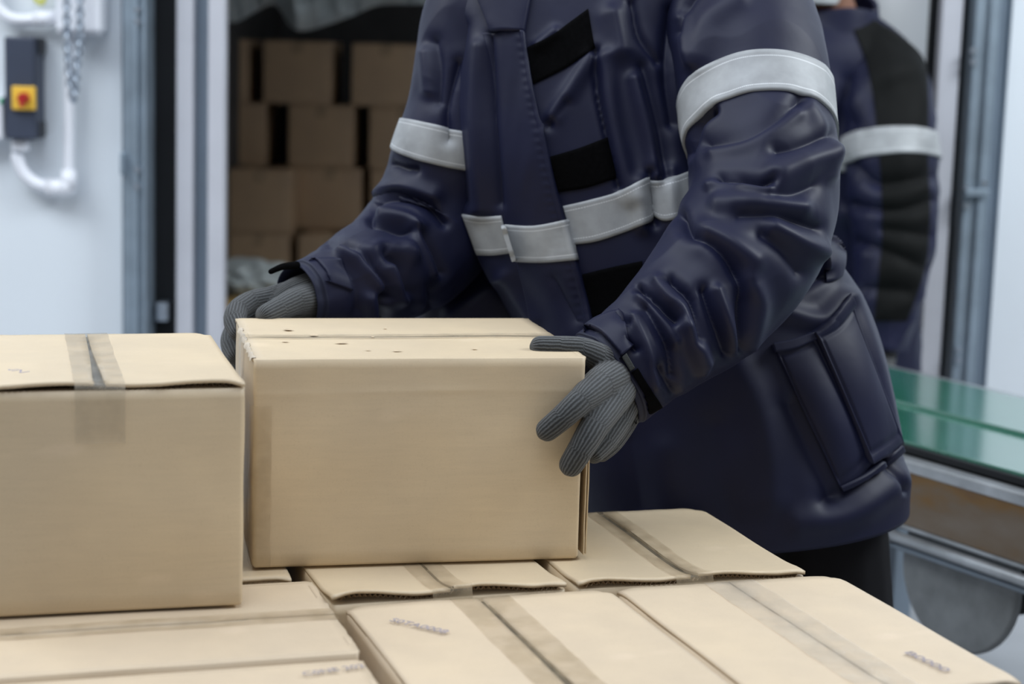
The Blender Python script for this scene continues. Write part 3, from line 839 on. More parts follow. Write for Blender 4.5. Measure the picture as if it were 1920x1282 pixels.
for s in (s_of(1722, 990, ZB - 0.172), s_of(1722, 990, ZB - 0.172) + 0.75):
    bm = bmesh.new()
    cyl(bm, cpt(s - 0.014, -0.060, ZB - 0.172), cpt(s + 0.014, -0.060, ZB - 0.172), 0.016, 24)
    Mx = Matrix(((dirv[0], nrm[0], 0, 0), (dirv[1], nrm[1], 0, 0), (0, 0, 1, 0), (0, 0, 0, 1)))
    b2 = bmesh.new(); bm_box(b2, (s, -0.053, ZB - 0.152), (0.024, 0.014, 0.044), 0.003); b2.transform(Mx)
    me = bpy.data.meshes.new('t'); b2.to_mesh(me); b2.free(); bm.from_mesh(me)
    bm_obj('tube_clamp', bm, M['post'], cv, False)
for s in (0.75, 2.85):
    for n_ in (0.03, BW - 0.03):
        cbox('leg', s - 0.03, s + 0.03, n_ - 0.03, n_ + 0.03, 0.0, ZB - 0.02, M['post_blue'], 0.003)
# the drum under the belt: black ribbed barrel with a flat grey end
dq = ray(1794, 1078)
ec = CAM + dq * (((O[:2] - 0.016 * nrm[:2] - CAM[:2]) @ nrm[:2]) / (dq[:2] @ nrm[:2]))
ax = -nrm
def lathe(prof, axis, c, seg=72):
    axis = axis / np.linalg.norm(axis)
    a = np.cross(axis, [0, 0, 1]); a /= np.linalg.norm(a); b = np.cross(axis, a)
    V = []
    for (s, r) in prof:
        for k in range(seg):
            t = 2 * PI * k / seg
            V.append(c + axis * s + r * (math.cos(t) * a + math.sin(t) * b))
    return V, grid_faces(seg, len(prof), True)
RD = 0.150
prof = [(-0.24, 0.001)] + [(-0.24 + 0.0039 * i, 0.090 + 0.003 * math.cos(2 * PI * i / 6)) for i in range(58)] + [(-0.010, 0.09)]
V, Fs = lathe(prof, ax, ec); mesh_obj('drum_barrel', V, Fs, M['rubber'], cv)
prof = [(-0.016, RD), (-0.004, RD), (-0.001, RD - 0.003), (0.0, RD - 0.008), (0.0, 0.012), (0.0, 0.0005)]
V, Fs = lathe(prof, ax, ec); o = mesh_obj('drum_end', V, Fs, M['drum_face'], cv); props(o, 'flat grey round end of the drum under the belt')
prof = [(-0.004, 0.007), (0.004, 0.007), (0.005, 0.005), (0.005, 0.0003)]
V, Fs = lathe(prof, ax, ec + np.array([0.008, 0, -0.012])); mesh_obj('drum_bolt', V, Fs, M['black_pl'], cv)
V, Fs = tube_curve([ec - ax * 0.15 + np.array([0, 0, 0.07]), ec - ax * 0.15 + np.array([0, 0, 0.09]), ec - ax * 0.15 + np.array([0, 0, ZB - 0.09 - ec[2]])], 0.02, 12, 12)
mesh_obj('drum_hanger', V, Fs, M['post_blue'], cv)

# ================================================================== cloth bodies
def grid_normals(G, closed_u=True):
    nv, nu, _ = G.shape
    if closed_u: du = np.roll(G, -1, 1) - np.roll(G, 1, 1)
    else: du = np.gradient(G, axis=1)
    dv = np.gradient(G, axis=0)
    n = np.cross(du, dv); l = np.linalg.norm(n, axis=2); l[l == 0] = 1
    return n / l[:, :, None]
def seg_dist(x, y, pts):
    best = np.full(x.shape, 1e9)
    for (x0, y0), (x1, y1) in zip(pts[:-1], pts[1:]):
        dx, dy = x1 - x0, y1 - y0
        t = np.clip(((x - x0) * dx + (y - y0) * dy) / (dx * dx + dy * dy + 1e-9), 0, 1)
        best = np.minimum(best, np.hypot(x - x0 - t * dx, y - y0 - t * dy))
    return best
def apply_folds(G, lst, closed_u=True):
    """press valleys and raise ridges along the creases of the cloth"""
    n = grid_normals(G, closed_u)
    c = G.mean(axis=(1), keepdims=True)
    if ((G - c) * n).sum() < 0: n = -n
    x, y = proj(G.reshape(-1, 3)); x = x.reshape(G.shape[:2]); y = y.reshape(G.shape[:2])
    toc = CAM - G; toc /= np.linalg.norm(toc, axis=2)[:, :, None]
    fac = np.clip((toc * n).sum(2) * 2.0 + 0.35, 0, 1)
    d = np.zeros(x.shape)
    for (pts, wpx, amp) in lst:
        if len(pts) > 2:
            q = [(p[0], p[1], 0) for p in pts]
            pts = [tuple(p[:2]) for p in spline(q, 4 * len(pts))]
        r = seg_dist(x, y, pts)
        if amp < 0: d += 1.35 * amp * (np.exp(-(r / (1.15 * wpx)) ** 1.3) - 0.30 * np.exp(-(r / (3.2 * wpx)) ** 2))
        else: d += 1.5 * amp * np.exp(-(r / (1.35 * wpx)) ** 2)
    return G + n * (d * fac)[:, :, None]
def add_noise(G, amp, fu, fv, seed, closed_u=True):
    n = grid_normals(G, closed_u)
    c = G.mean(axis=1, keepdims=True)
    if ((G - c) * n).sum() < 0: n = -n
    nv, nu, _ = G.shape
    d = np.zeros((nv, nu))
    for j in range(nv):
        for i in range(nu):
            a = 2 * PI * i / nu
            q = Vector((math.cos(a) * fu + seed, math.sin(a) * fu, j / nv * fv + 0.6 * math.sin(a + seed)))
            d[j, i] = 0.6 - abs(noise.noise(q)) * 1.6 + 0.4 * noise.noise(q * 2.1)
    return G + n * (amp * d)[:, :, None]
def sleeve_grid(rows, nu, nv, flat=1.0):
    """rows: px, py, Y, radius in px -> tube of rings across the arm"""
    R = []
    for (px, py, Y, r) in rows:
        p = atY(px, py, Y); R.append((*p, r * Y / FPX))
    S = spline(R, nv)
    Cn, rad = S[:, :3], S[:, 3]
    T = np.gradient(Cn, axis=0)
    kw = (nv // 9) | 1
    k = np.ones(kw) / kw
    Tp = np.pad(T, ((kw // 2, kw // 2), (0, 0)), mode='edge')
    T = np.stack([np.convolve(Tp[:, a], k, 'valid') for a in range(3)], 1)
    T /= np.linalg.norm(T, axis=1)[:, None]
    G = np.zeros((nv, nu, 3))
    u = np.arange(nu) * 2 * PI / nu
    for j in range(nv):
        n1 = CAM - Cn[j]; n1 -= T[j] * (n1 @ T[j]); n1 /= np.linalg.norm(n1)
        n2 = np.cross(T[j], n1)
        G[j] = Cn[j] + rad[j] * (np.cos(u)[:, None] * n1 * flat + np.sin(u)[:, None] * n2)
    return G
def torso_grid(rows, nu, nv, pw=0.85):
    """rows: left px, left py, right px, right py, Y left, Y right, thickness front, back"""
    R = []
    for (lx, ly, rx, ry, Yl, Yr, tf, tb) in rows:
        R.append((*atY(lx, ly, Yl), *atY(rx, ry, Yr), tf, tb))
    R = np.array(R)
    mid = (R[:, :3] + R[:, 3:6]) / 2
    S = spline(np.hstack([mid, R]), nv)[:, 3:]
    u = np.arange(nu) * 2 * PI / nu
    cu, su = np.cos(u), np.sin(u)
    cu = np.sign(cu) * np.abs(cu) ** pw; su = np.sign(su) * np.abs(su) ** pw
    G = np.zeros((nv, nu, 3))
    for j in range(nv):
        A, B, tf, tb = S[j, :3], S[j, 3:6], S[j, 6], S[j, 7]
        Mc, Hh = (A + B) / 2, (B - A) / 2
        fw = np.array([Hh[1], -Hh[0], 0]); fw /= np.linalg.norm(fw)
        if fw[1] > 0: fw = -fw
        t = np.where(su > 0, tf, tb)
        G[j] = Mc + cu[:, None] * Hh + (su * t)[:, None] * fw
    return G
def grid_obj(name, G, mat, parent, cap_top=False, cap_bot=False):
    nv, nu, _ = G.shape
    Fs = grid_faces(nu, nv, True)
    if cap_top: Fs.append(tuple(range(nu))[::-1])
    if cap_bot: Fs.append(tuple((nv - 1) * nu + i for i in range(nu)))
    return mesh_obj(name, G.reshape(-1, 3), Fs, mat, parent)
def bvh_of(Gs):
    V, Fs, o = [], [], 0
    for G in Gs:
        nv, nu, _ = G.shape
        V += [tuple(p) for p in G.reshape(-1, 3)]
        Fs += [tuple(i + o for i in f) for f in grid_faces(nu, nv, True)]
        o += nv * nu
    return BVHTree.FromPolygons(V, Fs)
def patch(name, top, bot, tree, mat, parent, off=0.003, nu=40, nv=10, offf=None, label=None, skirt=0.003, smooth_pos=0):
    """sheet of cloth sewn on the surface between two edge lines"""
    T = spline([(p[0], p[1], 0) for p in top], nu); B = spline([(p[0], p[1], 0) for p in bot], nu)
    P = np.zeros((nv, nu, 3)); Nn = np.zeros((nv, nu, 3)); last = None
    for j in range(nv):
        t = j / (nv - 1)
        for i in range(nu):
            q = T[i] * (1 - t) + B[i] * t
            d = ray(q[0], q[1])
            h, nn, _, dist = tree.ray_cast(Vector(CAM), Vector(d / np.linalg.norm(d)))
            if h is None:
                h, nn = last if last else (Vector(atY(q[0], q[1], 2.8)), Vector(-d))
                h = Vector(atY(q[0], q[1], h[1]))
            last = (h, nn)
            nn = np.array(nn);
            if nn @ d > 0: nn = -nn
            P[j, i] = h; Nn[j, i] = nn
    for _ in range(3):      # smooth normals
        Q = np.pad(Nn, ((1, 1), (1, 1), (0, 0)), mode='edge')
        Nn = (Q[:-2, 1:-1] + Q[2:, 1:-1] + Q[1:-1, :-2] + Q[1:-1, 2:] + 2 * Nn) / 6
    for _ in range(smooth_pos):
        Q = np.pad(P, ((1, 1), (1, 1), (0, 0)), mode='edge')
        P2 = (Q[:-2, 1:-1] + Q[2:, 1:-1] + Q[1:-1, :-2] + Q[1:-1, 2:]) / 4
        P[1:-1, 1:-1] = P2[1:-1, 1:-1]
    Nn /= np.linalg.norm(Nn, axis=2)[:, :, None]
    O_ = np.full((nv, nu), off)
    if offf is not None:
        for j in range(nv):
            for i in range(nu): O_[j, i] = offf(i / (nu - 1), j / (nv - 1))
    G = P + Nn * O_[:, :, None]
    V = list(G.reshape(-1, 3)); Fs = grid_faces(nu, nv)
    uv = [(i / (nu - 1) * 0.25, j / (nv - 1)) for j in range(nv) for i in range(nu)]
    bd = [(0, i) for i in range(nu)] + [(j, nu - 1) for j in range(1, nv)] + [(nv - 1, i) for i in range(nu - 2, -1, -1)] + [(j, 0) for j in range(nv - 2, 0, -1)]
    base = len(V)
    for (j, i) in bd:
        V.append(P[j, i] - Nn[j, i] * skirt); uv.append((i / (nu - 1) * 0.25, j / (nv - 1)))
    for k in range(len(bd)):
        k2 = (k + 1) % len(bd)
        Fs.append((bd[k][0] * nu + bd[k][1], base + k, base + k2, bd[k2][0] * nu + bd[k2][1]))
    o = mesh_obj(name, V, Fs, mat, parent, True, uvs=uv)
    if label: o['label'] = label
    return o
def ring_band(name, G, j0, j1, mat, parent, off=0.003):
    """reflective tape all the way round a sleeve between two of its rings (fractional rows)"""
    nv, nu, _ = G.shape
    n = grid_normals(G); c = G.mean(axis=1, keepdims=True)
    if ((G - c) * n).sum() < 0: n = -n
    m_ = 14
    V, uv = [], []
    for k in range(m_ + 2):
        t = min(max((k - 1) / (m_ - 1), 0), 1)
        f_ = j0 + (j1 - j0) * t
        a = int(math.floor(f_)); b = min(a + 1, nv - 1); w_ = f_ - a
        ring = G[a] * (1 - w_) + G[b] * w_ + (n[a] * (1 - w_) + n[b] * w_) * (-0.002 if k in (0, m_ + 1) else off)
        V += list(ring); uv += [(i / nu, t) for i in range(nu)]
    return mesh_obj(name, V, grid_faces(nu, m_ + 2, True), mat, parent, True, uvs=uv)
def row_at(G, i, ypx):
    x, y = proj(G[:, i]); return int(np.argmin(np.abs(y - ypx)))

# ------------------------------------------------------------------ gloves, heads: swept joints fused into one skin
def sweep(chain, seg=14, step=6):
    """chain of (point, radius): tapered rounded limb"""
    V, Fs = [], []
    P = [np.array(p, float) for p, _ in chain]; r = [q for _, q in chain]
    pts = np.hstack([np.array(P), np.array(r)[:, None]])
    S = spline(pts, step * (len(chain) - 1) + 1)
    C, R = S[:, :3], S[:, 3]
    T = np.gradient(C, axis=0); T /= np.linalg.norm(T, axis=1)[:, None]
    # rounded ends
    Cs, Rs, Ts = [], [], []
    for a in (0.02, 0.3, 0.6, 0.85):
        Cs.append(C[0] - T[0] * R[0] * (1 - a) ** 1.0 * math.sqrt(max(0, 1 - a * a)) if a < 1 else C[0]); Rs.append(R[0] * math.sqrt(1 - (1 - a) ** 2)); Ts.append(T[0])
    for i in range(len(C)): Cs.append(C[i]); Rs.append(R[i]); Ts.append(T[i])
    for a in (0.85, 0.6, 0.3, 0.02):
        Cs.append(C[-1] + T[-1] * R[-1] * (1 - a)); Rs.append(R[-1] * math.sqrt(1 - (1 - a) ** 2)); Ts.append(T[-1])
    n1 = np.cross(Ts[0], [0.31, 0.52, 0.79]); n1 /= np.linalg.norm(n1)
    for c, q, t in zip(Cs, Rs, Ts):
        n1 = n1 - t * (n1 @ t); n1 /= np.linalg.norm(n1); n2 = np.cross(t, n1)
        for k in range(seg):
            an = 2 * PI * k / seg
            V.append(c + q * (math.cos(an) * n1 + math.sin(an) * n2))
    n = len(Cs)
    Fs = grid_faces(seg, n, True)
    Fs.append(tuple(range(seg))[::-1]); Fs.append(tuple((n - 1) * seg + k for k in range(seg)))
    return V, Fs
def fuse(name, pieces, mat, parent, voxel, smooth_it=4, chains=None):
    V, Fs = [], []
    for v, f in pieces:
        o = len(V); V += list(v); Fs += [tuple(i + o for i in q) for q in f]
    me = bpy.data.meshes.new('t'); me.from_pydata([tuple(map(float, p)) for p in V], [], Fs)
    bm = bmesh.new(); bm.from_mesh(me); bmesh.ops.recalc_face_normals(bm, faces=bm.faces); bm.to_mesh(me); bm.free()
    ob = bpy.data.objects.new('t', me); COL.objects.link(ob)
    r = ob.modifiers.new('r', 'REMESH'); r.mode = 'VOXEL'; r.voxel_size = voxel
    s = ob.modifiers.new('s', 'SMOOTH'); s.factor = 0.5; s.iterations = smooth_it
    bpy.context.view_layer.update()
    m2 = bpy.data.meshes.new_from_object(ob.evaluated_get(bpy.context.evaluated_depsgraph_get()))
    bpy.data.objects.remove(ob)
    n = len(m2.vertices); co = np.empty(n * 3); m2.vertices.foreach_get('co', co); co = co.reshape(-1, 3)
    fl = [tuple(p.vertices) for p in m2.polygons]
    uv = None
    if chains:
        bd = np.full(n, 1e9); uv = np.zeros((n, 2))
        for ch_ in chains:
            L = 0.0
            for (a, ra), (b, rb) in zip(ch_[:-1], ch_[1:]):
                a = np.array(a); b = np.array(b); ab = b - a; l = np.linalg.norm(ab); ax_ = ab / l
                t = np.clip((co - a) @ ax_ / l, 0, 1); q = a + t[:, None] * ab
                dd = np.linalg.norm(co - q, axis=1) - (ra + (rb - ra) * t)
                up = np.cross(ax_, [0.2, 0.95, 0.2]); up /= np.linalg.norm(up); sd = np.cross(ax_, up)
                e = co - q
                an = np.arctan2(e @ up, e @ sd)
                mk = dd < bd
                bd[mk] = dd[mk]; uv[mk, 0] = (an * (ra + rb) / 2)[mk]; uv[mk, 1] = (L + t * l)[mk]
                L += l
    bpy.data.meshes.remove(m2)
    return mesh_obj(name, co, fl, mat, parent, True, uvs=uv)
def ell(c, s, nu=24, nv=16):
    V = []
    for j in range(nv):
        ph = -PI / 2 * 0.999 + PI * 0.999 * j / (nv - 1)
        for i in range(nu):
            th = 2 * PI * i / nu
            V.append((c[0] + s[0] * math.cos(ph) * math.cos(th), c[1] + s[1] * math.cos(ph) * math.sin(th), c[2] + s[2] * math.sin(ph)))
    Fs = grid_faces(nu, nv, True); Fs.append(tuple(range(nu))[::-1]); Fs.append(tuple((nv - 1) * nu + i for i in range(nu)))
    return V, Fs
def head_pieces(c, yaw):
    """skull, jaw, nose, ears and neck about head centre c, face turned to -Y then by yaw"""
    R = np.array(Matrix.Rotation(yaw, 3, 'Z'))
    out = []
    def E(o, s):
        V, Fs = ell((0, 0, 0), s)
        out.append(([c + R @ (np.array(o) + np.array(v)) for v in V], Fs))
    E((0, 0.012, 0.025), (0.076, 0.094, 0.095))
    E((0, -0.022, -0.045), (0.058, 0.066, 0.072))
    E((0, -0.040, -0.085), (0.030, 0.036, 0.026))
    E((0, -0.100, -0.022), (0.013, 0.020, 0.022))
    E((0, -0.088, 0.002), (0.009, 0.014, 0.026))
    for s in (-1, 1):
        E((s * 0.080, 0.012, -0.005), (0.010, 0.020, 0.032))
        E((s * 0.031, -0.080, 0.022), (0.020, 0.012, 0.009))
        E((s * 0.034, -0.068, -0.032), (0.018, 0.016, 0.018))
    E((0, -0.086, -0.058), (0.024, 0.013, 0.006))
    E((0, -0.083, -0.069), (0.020, 0.013, 0.006))
    return out

# ================================================================== the worker holding the box
W1 = thing('person', 'person in navy padded jacket leaning over and holding a cardboard box in grey gloves', 'person', (0.42, 2.80, 0.0))
jrows = [
    (968, -175, 1215, -180, 2.98, 2.98, 0.070, 0.075),
    (890, -110, 1300, -115, 2.97, 2.95, 0.100, 0.100),
    (850, -40, 1350, -45, 2.96, 2.93, 0.130, 0.120),
    (832, 60, 1368, 55, 2.95, 2.92, 0.150, 0.130),
    (832, 160, 1368, 160, 2.94, 2.90, 0.160, 0.130),
    (842, 270, 1362, 270, 2.93, 2.88, 0.165, 0.130),
    (866, 390, 1480, 385, 2.92, 2.86, 0.165, 0.130),
    (900, 480, 1556, 470, 2.91, 2.84, 0.165, 0.135),
    (942, 555, 1612, 545, 2.91, 2.84, 0.175, 0.140),
    (985, 640, 1648, 630, 2.90, 2.83, 0.190, 0.150),
    (1015, 740, 1672, 730, 2.90, 2.82, 0.205, 0.160),
    (1040, 830, 1690, 830, 2.90, 2.82, 0.220, 0.165),
    (1060, 915, 1702, 900, 2.90, 2.82, 0.228, 0.168),
    (1070, 985, 1704, 948, 2.90, 2.82, 0.228, 0.168)]
TG = torso_grid(jrows, 420, 330)
tfolds = [
    ([(865, 50), (850, 200), (875, 375)], 13, -0.012), ([(900, 90), (893, 220), (905, 390)], 12, 0.008),
    ([(925, 70), (928, 200), (940, 380)], 8, -0.010), ([(838, 120), (846, 260), (880, 400), (930, 520)], 14, 0.006),
    ([(1117, 95), (1121, 178), (1160, 350)], 6, -0.013), ([(1150, 30), (1162, 95)], 16, 0.012), ([(1138, 110), (1150, 230), (1185, 370)], 12, 0.008),
    ([(1183, 5), (1197, 70), (1232, 115)], 8, -0.010), ([(1205, 125), (1238, 250), (1250, 330)], 13, -0.012),
    ([(1190, 150), (1215, 260), (1228, 330)], 10, 0.009), ([(1260, 20), (1248, 130), (1262, 230)], 14, -0.014),
    ([(1218, 325), (1226, 420)], 7, -0.012), ([(1200, 340), (1206, 425)], 10, 0.007), ([(1255, 320), (1262, 420)], 10, 0.006),
    ([(1108, 110), (1075, 160), (1040, 218)], 10, 0.009), ([(1062, 195), (1030, 235)], 8, -0.008), ([(1040, 60), (1010, 85)], 8, 0.006),
    ([(1385, 690), (1420, 760), (1440, 850), (1445, 930)], 24, 0.008), ([(1340, 800), (1350, 900), (1380, 980)], 30, -0.006),
    ([(1480, 760), (1520, 850), (1560, 930)], 22, -0.010), ([(1545, 940), (1620, 900), (1690, 850)], 16, -0.007), ([(1500, 980), (1600, 960), (1690, 900)], 20, 0.008),
    ([(1250, 850), (1260, 960)], 26, 0.005), ([(1180, 830), (1200, 950)], 24, -0.005),
    ([(1380, 612), (1450, 570), (1545, 515)], 9, -0.012), ([(1600, 560), (1650, 700), (1680, 820)], 12, 0.006),
    ([(1480, 590), (1540, 600), (1580, 560)], 14, 0.008), ([(1660, 860), (1688, 920)], 7, -0.010),
    ([(950, 520), (1000, 600)], 12, 0.007), ([(1045, 520), (1085, 600)], 10, -0.006)]
TG = add_noise(TG, 0.0012, 1.8, 4.0, 4.0)
TG = apply_folds(TG, tfolds)
jacket = grid_obj('jacket', TG, M['navy'], W1, cap_top=True)
TT = bvh_of([TG])
# lining lip round the hem
nvj = TG.shape[0]
hem = np.stack([TG[-1], TG[-1] + np.array([0, 0, -0.006]), TG[-1] * 0.97 + TG[-1].mean(0) * 0.03 + np.array([0, 0, -0.004]), TG[-30] * 0.96 + TG[-30].mean(0) * 0.04])
grid_obj('hem', hem, M['navy'], jacket)
# rear skirt showing under the far arm
skirt_rows = [(820, 430, 1130, 430, 3.02, 3.02, 0.07, 0.05), (796, 520, 1140, 520, 3.01, 3.01, 0.10, 0.06), (772, 610, 1150, 610, 3.00, 3.00, 0.12, 0.07), (768, 720, 1160, 720, 3.0, 3.0, 0.13, 0.08), (768, 880, 1180, 880, 3.0, 3.0, 0.13, 0.08)]
SG = torso_grid(skirt_rows, 90, 70)
SG = apply_folds(SG, [([(850, 590), (920, 545)], 14, 0.008), ([(900, 600), (960, 590)], 14, -0.008)])
grid_obj('jacket_skirt', SG, M['navy'], jacket)

# sleeves -----------------------------------------------------------
RA = sleeve_grid([(1268, -92, 2.94, 58), (1322, -48, 2.91, 102), (1372, 20, 2.87, 138), (1404, 120, 2.80, 144), (1420, 220, 2.74, 140), (1431, 310, 2.68, 137), (1424, 400, 2.62, 140),
                  (1385, 482, 2.57, 142), (1325, 555, 2.53, 132), (1262, 617, 2.495, 118), (1208, 660, 2.472, 107), (1170, 688, 2.458, 103), (1146, 706, 2.45, 103)], 300, 390)
afolds = [
    ([(1354, 338), (1395, 341), (1428, 348), (1446, 344)], 9, -0.016), ([(1332, 352), (1372, 341), (1400, 352), (1438, 362)], 7, 0.006),
    ([(1438, 368), (1479, 367), (1523, 348)], 12, -0.007), ([(1455, 335), (1500, 312), (1545, 292)], 20, 0.012),
    ([(1457, 282), (1500, 275), (1552, 256)], 12, -0.011), ([(1329, 272), (1395, 262), (1450, 232), (1500, 190)], 13, -0.012),
    ([(1340, 285), (1420, 262), (1490, 215)], 12, 0.007), ([(1385, 403), (1457, 406), (1532, 428)], 12, -0.011), ([(1350, 385), (1430, 388), (1500, 392)], 14, 0.008),
    ([(1338, 208), (1312, 232), (1293, 288)], 8, -0.016), ([(1515, 200), (1545, 260), (1555, 330)], 10, 0.006),
    ([(1280, 60), (1290, 10), (1330, -40)], 9, -0.010), ([(1310, 100), (1330, 40), (1380, 0)], 18, 0.008), ([(1282, 35), (1300, 120)], 10, 0.007),
    ([(1275, 405), (1293, 436), (1346, 470), (1378, 511), (1391, 560), (1384, 650)], 11, -0.018), ([(1331, 447), (1372, 466), (1409, 489)], 20, 0.012),
    ([(1256, 527), (1293, 567), (1306, 632)], 9, -0.013), ([(1237, 530), (1256, 560), (1283, 585), (1321, 673)], 9, 0.008),
    ([(1198, 542), (1225, 564), (1266, 602)], 7, -0.017), ([(1318, 545), (1331, 583), (1359, 662)], 10, -0.014), ([(1342, 548), (1362, 610), (1372, 650)], 10, 0.008),
    ([(1212, 580), (1225, 600), (1250, 648), (1262, 705)], 9, -0.013), ([(1237, 690), (1250, 716), (1262, 738)], 10, -0.013),
    ([(1285, 615), (1300, 660), (1312, 690)], 10, 0.009), ([(1205, 560), (1240, 610), (1262, 640)], 8, 0.006),
    ([(1163, 598), (1180, 606)], 6, -0.009), ([(1176, 640), (1192, 655)], 6, -0.009), ([(1190, 600), (1215, 660), (1225, 720)], 8, 0.006),
    ([(1430, 440), (1470, 470), (1500, 510)], 14, -0.010), ([(1400, 530), (1420, 570), (1400, 640)], 16, 0.008), ([(1450, 430), (1500, 455), (1540, 470)], 14, 0.008)]
RA = add_noise(RA, 0.0032, 1.2, 8.0, 2.0)
RA = apply_folds(RA, afolds)
slA = grid_obj('sleeve', RA, M['navy'], jacket, cap_top=True)
RB = sleeve_grid([(990, -92, 2.96, 52), (938, -46, 2.95, 80), (898, 22, 2.94, 97), (880, 110, 2.93, 98), (866, 195, 2.92, 99), (845, 275, 2.91, 104), (832, 348, 2.92, 112), (816, 420, 2.92, 122),
                  (765, 476, 2.88, 116), (704, 512, 2.82, 102), (648, 536, 2.74, 88), (603, 550, 2.71, 76), (575, 556, 2.69, 70)], 260, 330)
bfolds = [
    ([(738, 308), (758, 316), (780, 318)], 8, -0.011),
    ([(696, 410), (708, 382), (751, 371), (799, 386), (832, 418)], 8, -0.013), ([(715, 360), (760, 350), (810, 365)], 14, 0.008),
    ([(700, 420), (726, 426), (754, 437), (769, 437)], 9, -0.013), ([(715, 405), (760, 412), (785, 430)], 9, 0.008),
    ([(776, 434), (793, 468), (808, 507)], 10, 0.010), ([(790, 440), (812, 480), (822, 510)], 9, -0.013),
    ([(720, 476), (743, 502), (755, 545)], 9, -0.015), ([(728, 505), (740, 535), (748, 556)], 9, 0.009),
    ([(616, 457), (653, 460), (692, 493), (719, 530), (723, 556)], 8, -0.014), ([(640, 470), (690, 510), (712, 540)], 8, 0.007),
    ([(717, 556), (717, 603)], 10, -0.015), ([(802, 541), (808, 580)], 14, -0.012), ([(760, 470), (785, 520), (790, 560)], 14, 0.008),
    ([(860, 120), (840, 200), (842, 260)], 10, -0.010), ([(815, 80), (825, 130), (822, 190)], 12, -0.009), ([(800, 100), (806, 170)], 10, 0.006),
    ([(675, 475), (720, 470), (760, 480)], 12, 0.007), ([(640, 500), (665, 530), (670, 580)], 12, -0.006), ([(690, 560), (700, 595)], 10, 0.007)]
RB = add_noise(RB, 0.0030, 1.2, 8.0, 7.0)
RB = apply_folds(RB, bfolds)
slB = grid_obj('sleeve', RB, M['navy'], jacket, cap_top=True)

# reflective bands
ring_band('reflective_band', RA, row_at(RA, 0, 96), row_at(RA, 0, 172), M['band'], jacket, 0.0035)
ring_band('reflective_band', RB, row_at(RB, 0, 244), row_at(RB, 0, 312), M['band'], jacket, 0.0035)
patch('reflective_band', [(868, 401), (900, 406), (940, 404)], [(896, 477), (925, 478), (958, 474)], TT, M['band'], jacket, 0.003, 40, 12)
patch('reflective_band', [(1056, 386), (1100, 376), (1160, 359), (1212, 333), (1221, 338), (1250, 336), (1310, 314), (1340, 300)], [(1076, 458), (1120, 452), (1180, 432), (1219, 415), (1226, 404), (1252, 414), (1320, 392), (1350, 378)], TT, M['band'], jacket, 0.003, 120, 14)
# hook tape patches under the open flap
for (tp, bt) in ((((987, 91), (1040, 62), (1103, 17)), ((1000, 158), (1060, 128), (1115, 90))), (((1030, 294), (1085, 278), (1137, 258)), ((1048, 360), (1100, 352), (1155, 334))), (((1092, 514), (1150, 500), (1204, 489)), ((1108, 594), (1160, 585), (1214, 562)))):
    patch('hook_tape', tp, bt, TT, M['velcro'], jacket, 0.003, 24, 12)
# front flap: the placket panel that lies over the other front
plL = [(905, 62), (922, 130), (932, 230), (940, 330), (948, 420), (968, 490), (985, 560), (1000, 640)]
plR = [(985, 62), (1000, 160), (1024, 260), (1044, 350), (1066, 425), (1084, 490), (1108, 580), (1120, 640)]
nfl = 70
Lp = spline([(a, b, 0) for a, b in plL], nfl); Rp = spline([(a, b, 0) for a, b in plR], nfl)
def flap_off(u_, v_):
    # u_ runs down the flap, v_ runs across from the sewn side to the free edge
    roll = 0.010 * (v_ ** 1.5) + 0.005 * math.sin(PI * v_)
    pk = 0.0004 * math.sin(u_ * 230 + 3 * v_) * math.exp(-((v_ - 0.86) / 0.08) ** 2)
    wr_ = 0.0035 * noise.noise(Vector((u_ * 9 + v_ * 3, v_ * 2, 5)))
    edge = 0.003 if v_ > 0.93 else 0
    return 0.0012 + roll + pk + wr_ * v_ + edge
fl = patch('front_flap', [tuple(p[:2]) for p in Lp], [tuple(p[:2]) for p in Rp], TT, M['navy'], jacket, 0.008, 180, 44, offf=flap_off, skirt=0.001, smooth_pos=2)
flv = [np.array(v.co) + np.array(W1.location) for v in fl.data.vertices]
TF = BVHTree.FromPolygons([tuple(p) for p in flv], [tuple(p.vertices) for p in fl.data.polygons])
patch('reflective_band', [(941, 420), (1000, 423), (1064, 411)], [(963, 490), (1020, 492), (1083, 487)], TF, M['band'], jacket, 0.0025, 50, 14)
# collar
def collar():
    c = atY(1088, -122, 2.95)
    V = []; nu, nvv = 80, 14
    for k in range(nvv):
        t = k / (nvv - 1)
        for i in range(nu):
            a = math.radians(-100 + 340 * i / (nu - 1)) - PI / 2
            rx, ry = 0.125 - 0.010 * t, 0.108 - 0.006 * t
            fr = 0.5 + 0.5 * math.cos(a + PI / 2)
            V.append((c[0] + rx * math.cos(a), c[1] + 0.02 + ry * math.sin(a), c[2] - 0.075 * fr + 0.03 * (1 - fr) + 0.11 * t))
    return V, grid_faces(nu, nvv)
def inflate(V, Fs, t):
    bm = bmesh.new(); vs = [bm.verts.new(v) for v in V]
    for q in Fs: bm.faces.new([vs[i] for i in q])
    bmesh.ops.recalc_face_normals(bm, faces=bm.faces)
    bmesh.ops.solidify(bm, geom=bm.faces, thickness=t)
    bm.verts.index_update()
    Vo = [tuple(v.co) for v in bm.verts]; Fo = [tuple(v.index for v in f_.verts) for f_ in bm.faces]
    bm.free(); return Vo, Fo
V, Fs = collar(); V, Fs = inflate(V, Fs, 0.008); mesh_obj('collar', V, Fs, M['navy'], jacket)
patch('collar_tip', [(896, -12), (940, -14), (998, -16)], [(922, 58), (950, 63), (984, 62)], TT, M['navy'], jacket, 0.012, 30, 16, offf=lambda u_, v_: 0.012 + 0.006 * math.sin(PI * u_))
